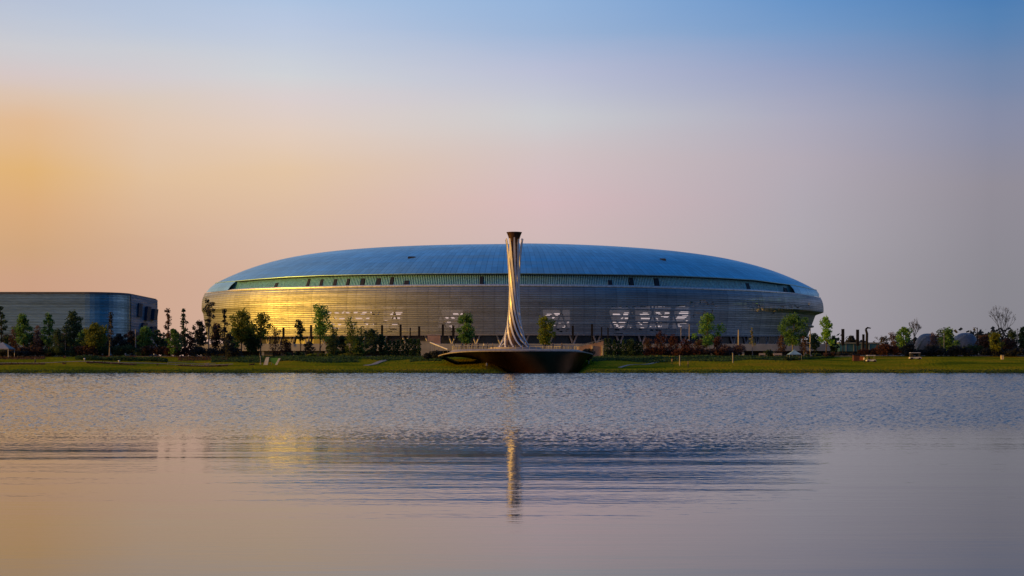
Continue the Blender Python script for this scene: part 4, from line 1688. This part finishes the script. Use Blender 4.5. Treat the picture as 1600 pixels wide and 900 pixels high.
pl = [(722, 'stand', 4, 'person in grey at the left end of the platform railing'),
      (728, 'walk', 2, 'person in brown walking near the left end of the platform'),
      (735, 'stand', 0, 'person in navy at the left part of the platform, by a person in tan'),
      (739, 'stand', 5, 'person in tan next to the one in navy on the platform'),
      (747, 'walk', 3, 'person in dark red walking on the left of the platform'),
      (756, 'stand', 1, 'person in white on the platform left of the torch foot'),
      (762, 'stand', 4, 'person in grey right beside the one in white on the platform'),
      (770, 'stand', 5, 'person in tan standing nearest the left of the torch foot'),
      (851, 'walk', 0, 'person in navy walking on the platform right of the torch foot'),
      (864, 'stand', 4, 'person in grey at the right railing of the platform'),
      (878, 'stand', 2, 'person in brown at the far right of the platform')]
pr = random.Random(11)
for px_, ps, ci, lb in pl:
    dd = 360.5 + pr.uniform(-1.5, 3)
    x = X(px_, dd)
    person(x, dd, 5.9, pr.uniform(-2, 2), ps, ci, lb, legs=0 if ci else 4)
person(X(760.5, 354.3), 354.3, gz(X(760.5, 354.3), 354.3), .6, 'stand', 1, 'lone person in white at the waterline under the platform arch')
person(X(1075, 357), 357, gz(X(1075, 357), 357), 1.2, 'walk', 5, 'person in tan walking on the lawn strip below the globe lamp')
person(X(1350, 368), 368, gz(X(1350, 368), 368), -1.0, 'walk', 1, 'person in white walking on the lawn below the orange board')
person(X(1050, 368), 368, gz(X(1050, 368), 368), 2.0, 'stand', 5, 'person in tan standing on the dark lawn left of the marker post')
person(X(55, 372), 372, gz(X(55, 372), 372), 2.0, 'walk', 4, 'person in grey walking on the lawn at far left')


# ------------------------------------------------------------------ trees
def limb(rng, a, b, bend=.15, n=5):
    a, b = Vector(a), Vector(b)
    L_ = (b - a).length
    off = Vector((rng.uniform(-1, 1), rng.uniform(-1, 1), rng.uniform(-.2, .5))) * L_ * bend
    return [a.lerp(b, i / (n - 1)) + off * math.sin(math.pi * i / (n - 1)) for i in range(n)]


def tree(px_, top, w, d, kind, hue, label, bark=M_bark, cat='tree', group='park trees', zbase=None, cb=None, seed=None, name=None, dens=1.0):
    rng = random.Random(seed if seed is not None else int(px_ * 7 + top * 13 + d))
    x = X(px_, d)
    zb = gz(x, d) if zbase is None else zbase
    h = Z(top, d) - zb
    if px_ < 262 and kind != 'sparse':
        w *= 1.25
        dens *= 1.35
    rw = w / 2.0 * d / F * (1.14 if kind not in ('column', 'bare', 'conifer') else 1.0)
    names = {'round': 'broadleaf_tree', 'willow': 'weeping_tree', 'sparse': 'sparse_tree', 'irregular': 'irregular_tree', 'conifer': 'young_conifer', 'shrub': 'shrub', 'column': 'cypress', 'bare': 'bare_tree'}
    t_ = thing(name or names[kind], (x, d, zb), label, cat, group)
    tm, lm = MB(), MB()
    pts = []
    if kind == 'shrub':
        for k in range(4):
            a = rng.uniform(0, 6.28)
            tm.tube([(0, 0, 0), (math.cos(a) * rw * .4, math.sin(a) * rw * .4, h * .6)], [.06, .03], 4)
        nb = max(4, int(rw * 3.0))
        bl_ = []
        for k in range(nb):
            cx_ = rng.uniform(-1, 1) * rw * .78
            bl_.append((cx_, rng.uniform(-.5, .5) * min(rw, 1.6), h * rng.uniform(.3, .66) * (1 - .35 * (cx_ / rw) ** 2), rng.uniform(.25, .42) * h))
        n = int(dens * (160 + 110 * rw * h))
        for k in range(n):
            cx_, cy_, cz_, r_ = rng.choice(bl_)
            v = Vector((rng.gauss(0, 1), rng.gauss(0, 1), rng.gauss(0, 1))).normalized() * r_ * rng.random() ** .4
            z_ = cz_ + v.z
            if z_ < .05:
                z_ = rng.uniform(.05, h * .4)
            pts.append((cx_ + v.x * 1.25, cy_ + v.y, min(z_, h)))
        size = .21
    elif kind == 'column':
        tm.tube([(0, 0, 0), (0, 0, h * .9)], [.12, .03], 5)
        n = int(dens * 420)
        for k in range(n):
            f_ = rng.random()
            r_ = rw * (1 - .55 * max(0, f_ - .72) / .28) * (.82 + .18 * math.sin(f_ * 20 + rng.random())) * rng.uniform(.55, 1.0)
            a = rng.uniform(0, 6.28)
            pts.append((r_ * math.cos(a), r_ * math.sin(a), .1 + f_ * (h - .15)))
        size = .20
    elif kind == 'bare':
        def br(p, dr, ln, r_, lv):
            r_ = max(r_, .045)
            q = p + dr * ln
            mid = p.lerp(q, .5) + Vector((rng.uniform(-1, 1), rng.uniform(-1, 1), 0)) * ln * .06
            tm.tube([p, mid, q], [r_, r_ * .85, r_ * .65], 5 if lv < 2 else 3, cap=False)
            if lv >= 5:
                return
            nb = 4 if lv == 0 else rng.choice((2, 3, 3))
            for k in range(nb):
                sp = (.38 if lv == 0 else .5)
                nd = (dr + Vector((rng.uniform(-1, 1) * sp * 1.5, rng.uniform(-1, 1) * sp, rng.uniform(-.1, .35)))).normalized()
                br(q, nd, ln * rng.uniform(.62, .85) if lv else ln * rng.uniform(.55, .75), r_ * .6, lv + 1)
        trunk = h * .34
        br(Vector((0, 0, 0)), Vector((0, 0, 1)), trunk, max(.2, h * .024), 0)
        # rescale to the wanted outline
        mx_ = max(v[2] for v in tm.v)
        sx_ = max(abs(v[0]) for v in tm.v)
        tm.v = [(v[0] * rw / sx_, v[1] * rw / sx_, v[2] * h / mx_) for v in tm.v]
        for k in range(int(90 * dens)):
            v = rng.choice(tm.v)
            if v[2] > h * .45:
                pts.append((v[0] + rng.uniform(-.2, .2), v[1] + rng.uniform(-.2, .2), v[2] + rng.uniform(-.1, .15)))
        size = .11
    else:
        cb_ = cb if cb is not None else {'round': .30, 'willow': .15, 'sparse': .25, 'irregular': .3, 'conifer': .2}[kind]
        lean = rng.uniform(-.05, .05) * h
        tp = [(0, 0, -.2), (lean * .3, 0, h * .35), (lean, 0, h * .88)]
        tr0 = max(.10, h * .016)
        tm.tube(tp, [tr0, tr0 * .7, tr0 * .25], 6)
        blobs = []
        nbl = {'round': 17, 'willow': 16, 'sparse': 15, 'irregular': 13, 'conifer': 12}[kind]
        ch = h * (1 - cb_)
        for k in range(nbl):
            f_ = (k + .5) / nbl
            if kind == 'round' or kind == 'willow':
                env = (math.sqrt(max(.05, 1 - (2 * f_ - .95) ** 2)) if kind == 'round' else (1.0 - .45 * f_)) * rng.uniform(.7, 1.15)
                br_ = rw * rng.uniform(.22, .46)
            elif kind == 'sparse':
                env = .85 * math.sin(math.pi * min(.92, f_ * .8 + .15)) * rng.uniform(.5, 1.1)
                br_ = rw * rng.uniform(.28, .46)
            elif kind == 'irregular':
                env = rng.uniform(.3, 1.1)
                br_ = rw * rng.uniform(.34, .55)
            else:
                env = 1.0 - f_ * .85
                br_ = rw * (.5 - .3 * f_)
            a = k * 2.4 + rng.uniform(-.5, .5)
            rr_ = max(0, rw * env - br_ * .7) * rng.uniform(.35, 1.1)
            cz_ = h * cb_ + ch * f_ * .93 + rng.uniform(-.03, .03) * h
            cz_ = min(cz_, h - br_ * .8)
            blobs.append((rr_ * math.cos(a) + lean * cz_ / h, rr_ * math.sin(a), cz_, br_))
        for (bx_, by_, bz_, br_) in blobs:
            z0_ = max(h * .15, bz_ - rr_ - rng.uniform(.1, .3) * h * .6)
            z0_ = min(z0_, bz_ * .85)
            tm.tube(limb(rng, (lean * z0_ / h * .7, 0, z0_), (bx_, by_, bz_), .1), [tr0 * .5, tr0 * .4, tr0 * .3, tr0 * .2, tr0 * .1], 4, cap=False)
        size = {'round': .25, 'willow': .19, 'sparse': .23, 'irregular': .25, 'conifer': .16}[kind]
        area = sum(b[3] ** 2 for b in blobs)
        per = {'round': 54, 'willow': 46, 'sparse': 40, 'irregular': 40, 'conifer': 50}[kind] * dens * rng.uniform(.85, 1.15)
        for (bx_, by_, bz_, br_) in blobs:
            n = int(per * br_ ** 2 * 1.0) + 22
            n = min(n, 380)
            sq = rng.uniform(.65, 1.0)
            for k in range(n):
                v = Vector((rng.gauss(0, 1), rng.gauss(0, 1), rng.gauss(0, 1))).normalized() * br_ * (rng.random() ** .45) * (1.35 if rng.random() < .1 else 1)
                dz_ = v.z * sq
                if kind == 'willow' and rng.random() < .5:
                    dz_ -= rng.uniform(0, h * .16)
                pts.append((bx_ + v.x, by_ + v.y, max(.15, bz_ + dz_)))
    leaf_quads(lm, pts, size * (d / 400.0), rng)
    if kind == 'bare':
        tm.build('trunk', bark, t_)
        lm.build('twig_buds', LM[hue], t_)
    else:
        tm.build('stem' if kind in ('shrub', 'column') else 'trunk', bark, t_)
        lm.build('foliage' if kind in ('shrub', 'column') else 'crown', LM[hue], t_)
    return t_


T = tree
D_ = M_barkdark
# far left, before the silver hall
T(3, 474, 16, 405, 'round', 'dark', 'dark green tall tree cut by the left edge of the photo', D_, cb=.1)
T(22, 508, 22, 410, 'willow', 'brown', 'thin brownish half bare tree beside the left edge tree', D_, dens=.5)
T(37, 490, 24, 402, 'round', 'mid', 'green leafy tree, first full one before the dark end of the silver hall')
T(57, 506, 20, 412, 'willow', 'mauve', 'low mauve brown tree between the first two green trees', D_, dens=.5)
T(77, 489, 22, 403, 'round', 'mid', 'pointed green tree left of the thin pale lamp post', cb=.25)
T(91, 512, 22, 398, 'willow', 'dark', 'lower pale trunked tree right below the pointed green tree', M_barkpale)
T(116, 484, 30, 406, 'round', 'dark', 'tallest dense dark tree before the middle of the silver hall', D_, cb=.2)
T(148, 504, 36, 400, 'round', 'olive', 'dense olive topped tree left of the spotty sparse tree', D_, cb=.12)
T(171, 484, 16, 395, 'sparse', 'black', 'thin tree with separate black leaf clumps before the rounded corner', M_barkpale, dens=.55)
T(186, 521, 26, 410, 'round', 'black', 'low blackish tree under the rounded corner of the silver hall', D_, cb=.08)
T(207, 515, 22, 412, 'round', 'brown', 'brown dark tree below the dark lozenge reflections of the hall', D_, cb=.15, dens=.7)
T(228, 511, 26, 405, 'round', 'mid', 'round green tree before the right end of the silver hall', cb=.25)
T(246, 514, 16, 403, 'round', 'dark', 'dark green tree just right of the corner of the silver hall', D_, cb=.2)
T(265, 480, 17, 400, 'sparse', 'brown', 'slender brownish sparse tree, left one of the two against the sky', D_, dens=.8)
T(272, 513, 22, 396, 'round', 'mid', 'bushy green tree at the foot of the left sparse tree', cb=.15)
T(288, 477, 18, 401, 'sparse', 'dark', 'slender dark sparse tree, right one of the two against the sky', D_, dens=.9)
T(298, 518, 24, 408, 'willow', 'red', 'reddish low tree below the right sparse tree', D_)
T(312, 500, 26, 404, 'round', 'black', 'dark spreading tree at the left foot of the stadium', D_, cb=.35)
T(326, 464, 20, 400, 'irregular', 'black', 'tallest dark tree overlapping the left tip of the stadium', M_barkpale, cb=.45)
T(337, 505, 24, 407, 'irregular', 'brown', 'brown dark tree between the two tall dark trees at the stadium tip', D_)
T(351, 477, 16, 402, 'sparse', 'black', 'narrow tall dark tree right of the stadium tip', D_, cb=.2, dens=1.2)
T(358, 519, 22, 395, 'round', 'black', 'low dense blackish tree under the narrow tall dark tree', M_barkpale, cb=.1)
T(377, 483, 40, 410, 'round', 'olive', 'broad olive tree, left one of the pair before the golden facade', cb=.35)
T(407, 487, 36, 408, 'round', 'olive', 'broad olive tree, right one of the pair before the golden facade', cb=.4, dens=.8)
T(396, 520, 34, 412, 'round', 'dark', 'dark lower tree beneath the olive pair', D_, cb=.3)
T(430, 509, 28, 404, 'willow', 'brown', 'small brown half bare tree before the golden facade', D_, dens=.45)
T(470, 497, 16, 406, 'irregular', 'dark', 'small dark tree before the brightest yellow facade', D_, cb=.45)
T(482, 534, 18, 402, 'round', 'black', 'low dark round tree left of the tall irregular tree', D_, cb=.1)
T(500, 475, 34, 400, 'irregular', 'green', 'tall irregular green tree leaning over the golden facade', cb=.35, dens=1.2)
T(519, 506, 22, 406, 'willow', 'olive', 'thin olive tree right of the tall irregular tree', D_, dens=.6)
T(521, 522, 22, 398, 'round', 'dark', 'low dark green tree at the foot of the tall irregular tree', D_, cb=.12)
T(548, 494, 34, 404, 'willow', 'yellow', 'loose yellow green tree with upright twigs', dens=.8)
T(566, 508, 26, 408, 'willow', 'olive', 'thin olive tree between the loose yellow green and the dark green one', dens=.7)
T(580, 512, 32, 400, 'round', 'dark', 'dense dark green tree left of the cypress row', D_, cb=.12)
T(597, 521, 20, 402, 'round', 'hedge', 'dark green tree touching the left end of the cypress row', D_, cb=.1)
T(12, 522, 26, 414, 'round', 'black', 'low blackish tree above the white gazebo', D_, cb=.1)
T(47, 520, 26, 416, 'round', 'dark', 'low dark tree tucked behind the first green tree at left', D_, cb=.1)
T(66, 524, 24, 414, 'willow', 'brown', 'brown twiggy tree left of the pointed green tree', D_)
T(100, 522, 28, 416, 'round', 'brown', 'brownish low tree behind the thin pale lamp post', D_, cb=.1)
T(132, 515, 26, 414, 'round', 'mid', 'mid green tree between the tallest dense tree and the olive topped one', cb=.15)
T(160, 522, 26, 416, 'round', 'dark', 'dark low tree between the olive topped tree and the spotty sparse tree', D_, cb=.1)
T(217, 526, 24, 416, 'round', 'dark', 'dark low tree left of the round green tree by the hall end', D_, cb=.1)
T(256, 527, 24, 414, 'willow', 'dark', 'dark low tree left of the foot of the left sparse tree', D_)
T(367, 512, 22, 415, 'round', 'mid', 'mid green small tree at the left foot of the olive pair', D_, cb=.2)
T(390, 506, 24, 416, 'round', 'olive', 'olive small tree between the trunks of the olive pair', cb=.2)
T(448, 530, 24, 406, 'willow', 'red', 'reddish low tree under the brightest yellow facade', D_)
T(535, 524, 22, 408, 'round', 'dark', 'dark low tree left of the foot of the loose yellow green tree', D_, cb=.1)
T(560, 528, 24, 407, 'round', 'mid', 'mid green low tree right of the foot of the loose yellow green tree', D_, cb=.1)
# around the torch
T(728, 489, 36, 425, 'round', 'mid', 'round green tree on the left of the torch tower', cb=.32)
T(852, 493, 34, 425, 'round', 'yellow', 'round yellow green tree on the right of the torch tower', cb=.32)
T(920, 545, 22, 372, 'round', 'black', 'small dark flat crowned tree on a pale stub at the right platform edge', M_white, cb=.35)
# right
T(986, 528, 26, 402, 'willow', 'dark', 'thin dark tree with staked pale trunk before the right cypress row', M_barkpale)
T(1012, 528, 26, 410, 'willow', 'brown', 'brown leafless looking tree right of the right cypress row', D_, dens=.7)
T(1032, 516, 26, 408, 'willow', 'red', 'tall reddish tree before the facade openings', D_, dens=.8)
T(1052, 522, 26, 406, 'willow', 'red', 'reddish tree left of the grey lamp post', D_)
T(1072, 529, 26, 404, 'willow', 'red', 'reddish tree behind the globe lamp', D_)
T(1104, 489, 40, 412, 'round', 'green', 'large round green tree right of the globe lamp', cb=.3, dens=.9)
T(1092, 530, 24, 402, 'willow', 'brown', 'brown orange tree below the left of the large round green tree', D_)
T(1120, 525, 22, 404, 'willow', 'red', 'dark red tree below the right of the large round green tree', D_)
T(1176, 508, 13, 404, 'conifer', 'pale', 'small pale pointed tree before the dark blue facade', M_barkpale, cb=.35)
T(1238, 490, 46, 410, 'round', 'mid', 'wide round green tree above the blue tent', M_barkpale, cb=.32)
T(1222, 522, 20, 404, 'willow', 'brown', 'thin brown tree with pale trunks left under the wide green tree', M_barkpale, dens=.5)
T(1256, 524, 18, 404, 'willow', 'brown', 'thin brown tree right under the wide green tree', M_barkpale, dens=.5)
T(1273, 520, 20, 415, 'round', 'dark', 'small dark tree left of the bright green tree', D_, cb=.3, dens=.7)
T(1291, 494, 24, 402, 'irregular', 'bright', 'bright fresh green tree standing against the sky right of the stadium', cb=.35, dens=1.3)
T(1303, 524, 18, 412, 'round', 'dark', 'small dark tree right beside the bright green tree', D_, cb=.2)
T(1330, 524, 24, 560, 'round', 'black', 'small distant dark tree behind the blue pavilion', D_, cb=.1)
T(1376, 524, 34, 470, 'bare', 'black', 'small bare tree right of the bent arm mast', D_)
T(1396, 516, 22, 450, 'willow', 'mauve', 'mauve twiggy tree left of the small bright mottled tree', D_, dens=.6)
T(1411, 511, 26, 404, 'round', 'green', 'small mottled green tree right of the mauve twiggy tree', cb=.35)
T(1428, 496, 26, 408, 'bare', 'brown', 'medium bare tree above the longer white roofed cart', D_)
T(1420, 536, 24, 398, 'round', 'black', 'low black round tree left of the longer cart', D_, cb=.08)
T(1388, 537, 40, 400, 'shrub', 'red', 'wide dark reddish shrub behind the white roofed cart', D_, cat='shrub', group='shrubs', dens=1.5)
T(1458, 520, 22, 420, 'willow', 'mauve', 'pale mauve tree over the left shell roof', D_)
T(1471, 513, 22, 440, 'willow', 'dark', 'grey green twiggy tree left of the thin pale lamp post', D_)
T(1483, 512, 28, 404, 'round', 'mid', 'dark green round tree between the two shell roofs', D_, cb=.25)
T(1463, 538, 34, 400, 'shrub', 'black', 'dark wide shrub under the left shell roof', D_, cat='shrub', group='shrubs', dens=1.6)
T(1500, 538, 34, 400, 'shrub', 'black', 'dark wide shrub under the right shell roof', D_, cat='shrub', group='shrubs', dens=1.6)
T(1522, 536, 26, 402, 'shrub', 'dark', 'dark shrub at the foot of the dark arm lamp post', D_, cat='shrub', group='shrubs', dens=1.4)
T(1540, 523, 38, 408, 'round', 'brown', 'broad low brown tree left of the large bare tree', D_, cb=.08)
T(1566, 477, 46, 402, 'bare', 'brown', 'large bare tree standing high against the sky near the right edge', D_)
T(1556, 518, 28, 399, 'round', 'olive', 'olive dark tree under the left boughs of the large bare tree', D_, cb=.3)
T(1576, 528, 34, 404, 'round', 'brown', 'dark brown tree under the right boughs of the large bare tree', D_, cb=.08)
T(1583, 513, 26, 412, 'willow', 'dark', 'grey green loose tree right behind the large bare tree', D_)
T(1599, 510, 24, 404, 'round', 'dark', 'dark tree cut by the right edge of the photo', D_, cb=.3)

# cypress rows
for i, (px_, tp) in enumerate([(603, 538), (609, 532), (616, 533), (622, 531), (629, 530.5), (636, 529.5), (642, 529), (648, 529.5), (654, 530)]):
    T(px_, tp, 8.4, 400 + (i % 2) * .6, 'column', 'hedge', 'trimmed dark green cypress in the row left of the torch platform', D_, cat='cypress', group='cypress row left of the torch', seed=100 + i)
for i, (px_, tp) in enumerate([(947, 529), (953, 528.5), (960, 531), (967, 532), (974, 531), (981, 531.5), (988, 532), (995, 533), (1001, 534)]):
    T(px_, tp, 8.8, 402 + (i % 2) * .6, 'column', 'hedge' if i > 1 else 'dark', 'trimmed dark green cypress in the row right of the ramp wall', D_, cat='cypress', group='cypress row right of the torch', seed=130 + i)

# shrubs along the promenade
S_ = lambda px_, top, w, d, hue, label, dens=1.2: T(px_, top, w, d, 'shrub', hue, label, D_, cat='shrub', group='shrubs', dens=dens)
S_(20, 545, 40, 396, 'black', 'dark shrub beside the gazebo at the left edge')
S_(55, 540, 44, 398, 'brown', 'brown shrub left of the small white globe lamp')
S_(95, 540, 44, 398, 'dark', 'dark shrub right of the small white globe lamp')
S_(130, 538, 44, 398, 'brown', 'brown shrub before the middle of the silver hall')
S_(168, 540, 40, 400, 'dark', 'dark shrub at the foot of the spotty sparse tree')
S_(205, 538, 44, 400, 'dark', 'dark shrub under the rounded hall corner')
S_(243, 538, 40, 400, 'brown', 'brown red shrub right below the silver hall')
S_(278, 541, 44, 399, 'red', 'dark red shrub below the two sparse trees')
S_(318, 540, 40, 399, 'black', 'black shrub at the foot of the tallest dark tree')
S_(356, 540, 40, 399, 'black', 'black shrub right of the tallest dark tree')
S_(672, 545, 14, 384, 'black', 'small dark shrub, left one of two beside the platform edge')
S_(684, 546, 14, 383, 'black', 'small dark shrub, right one of two beside the platform edge')
S_(460, 549, 30, 398, 'dark', 'low dark shrub left of the low dark round tree')
S_(500, 552, 50, 396, 'yellow', 'low yellow green shrub strip under the tall irregular tree', .8)
S_(545, 551, 50, 397, 'olive', 'low olive shrub under the loose yellow green tree')
S_(1036, 556, 46, 389, 'flower', 'low yellow flowering shrub strip before the reddish trees', .7)
S_(1030, 540, 50, 402, 'red', 'dark red shrub behind the yellow flowers')
S_(1075, 541, 44, 400, 'red', 'dark red shrub under the globe lamp')
S_(1112, 543, 40, 400, 'brown', 'brown shrub under the large round green tree')
S_(1143, 536, 34, 402, 'mauve', 'rounded mauve shrub left of the pale thick lamp post')
S_(1126, 545, 20, 398, 'red', 'small dark red shrub left of the mauve shrub')
S_(1204, 546, 20, 398, 'dark', 'dark low shrub left of the blue tent')
S_(1232, 557, 22, 380, 'dark', 'dark green low shrub in front of the blue tent')
S_(1272, 552, 30, 398, 'dark', 'low dark shrub below the pale lamp post right of the tent')
S_(1298, 548, 24, 397, 'brown', 'brown shrub at the foot of the bright green tree')
S_(1320, 550, 30, 402, 'black', 'black low shrub behind the low pale wall')
S_(1360, 543, 34, 402, 'red', 'dark red shrub below the bent arm mast')
S_(1425, 545, 34, 400, 'black', 'black shrub behind the longer cart')
S_(1548, 543, 34, 400, 'black', 'black shrub left of the cream cabinet')
S_(1585, 540, 34, 399, 'black', 'black shrub right of the cream cabinet')

# low clipped hedge on the left lawn
hd = thing('clipped_hedge', (0, 0, 0), 'long low dark clipped hedge on the lawn below the silver hall', 'hedge')
mb = MB()
pts = []
rh = random.Random(8)
for i in range(2600):
    px_ = rh.uniform(118, 262)
    d = rh.uniform(378, 381)
    x = X(px_, d)
    pts.append((x, d, gz(x, d) + rh.uniform(.05, 1.0 + .2 * math.sin(x * .7))))
leaf_quads(mb, pts, .2, rh)
mb.build('foliage', LM['hedge'], hd)
mb = MB()
for q in range(24):
    x = X(120 + q * 6, 379.5)
    mb.tube([(x, 379.5, gz(x, 379.5) - .1), (x, 379.5, gz(x, 379.5) + .8)], .04, 4)
mb.build('stem', M_barkdark, hd)

# dark ground cover planted between the lit lawn strip and the promenade
mb = MB()
pts = []
for i in range(30000):
    px_ = rh.uniform(330, 1300)
    lo_ = 376 if px_ < 1180 else 376 + (px_ - 1180) * .12
    d = rh.uniform(lo_ + 3 * math.sin(px_ * .021) + 2 * math.sin(px_ * .06), 398)
    if 560 < px_ < 640 and d < 386 + 5 * math.sin(px_ * .05):
        continue
    if 690 < px_ < 925 and d < 394:
        continue
    x = X(px_, d)
    pts.append((x, d, gz(x, d) + rh.uniform(0, .3 + .15 * math.sin(x * .5))))
leaf_quads(mb, pts, .24, rh)
tag(mb.build('ground_cover', LM['hedge']), 'dark green ground cover on the bank below the promenade', kind='stuff')

mb = MB()
pts = []
for i in range(9000):
    px_ = rh.uniform(-20, 420)
    d = rh.uniform(384, 397) if rh.random() < .6 else rh.uniform(366, 370) + 1.5 * math.sin(px_ * .05)
    if math.sin(px_ * .045) + .6 * math.sin(px_ * .13 + 1) < -.4:
        continue
    x = X(px_, d)
    pts.append((x, d, gz(x, d) + rh.uniform(0, .25)))
leaf_quads(mb, pts, .2, rh)
tag(mb.build('rough_planting', LM['brown']), 'brownish rough planting in strips on the left lawn', kind='stuff')

# reeds and rough grass at the waterline
mb = MB()
pts = []
for i in range(16000):
    x = rh.uniform(-135, 135)
    d = 350.0 + rh.random() ** 2 * 2.6
    n_ = .5 + .5 * math.sin(x * .35) * math.sin(x * .093 + 1)
    pts.append((x, d, gz(x, d) + rh.uniform(0, .18 + .25 * n_)))
leaf_quads(mb, pts, .12, rh)
tag(mb.build('shore_grass', LM['dark']), 'rough grass fringe along the waterline', kind='stuff')
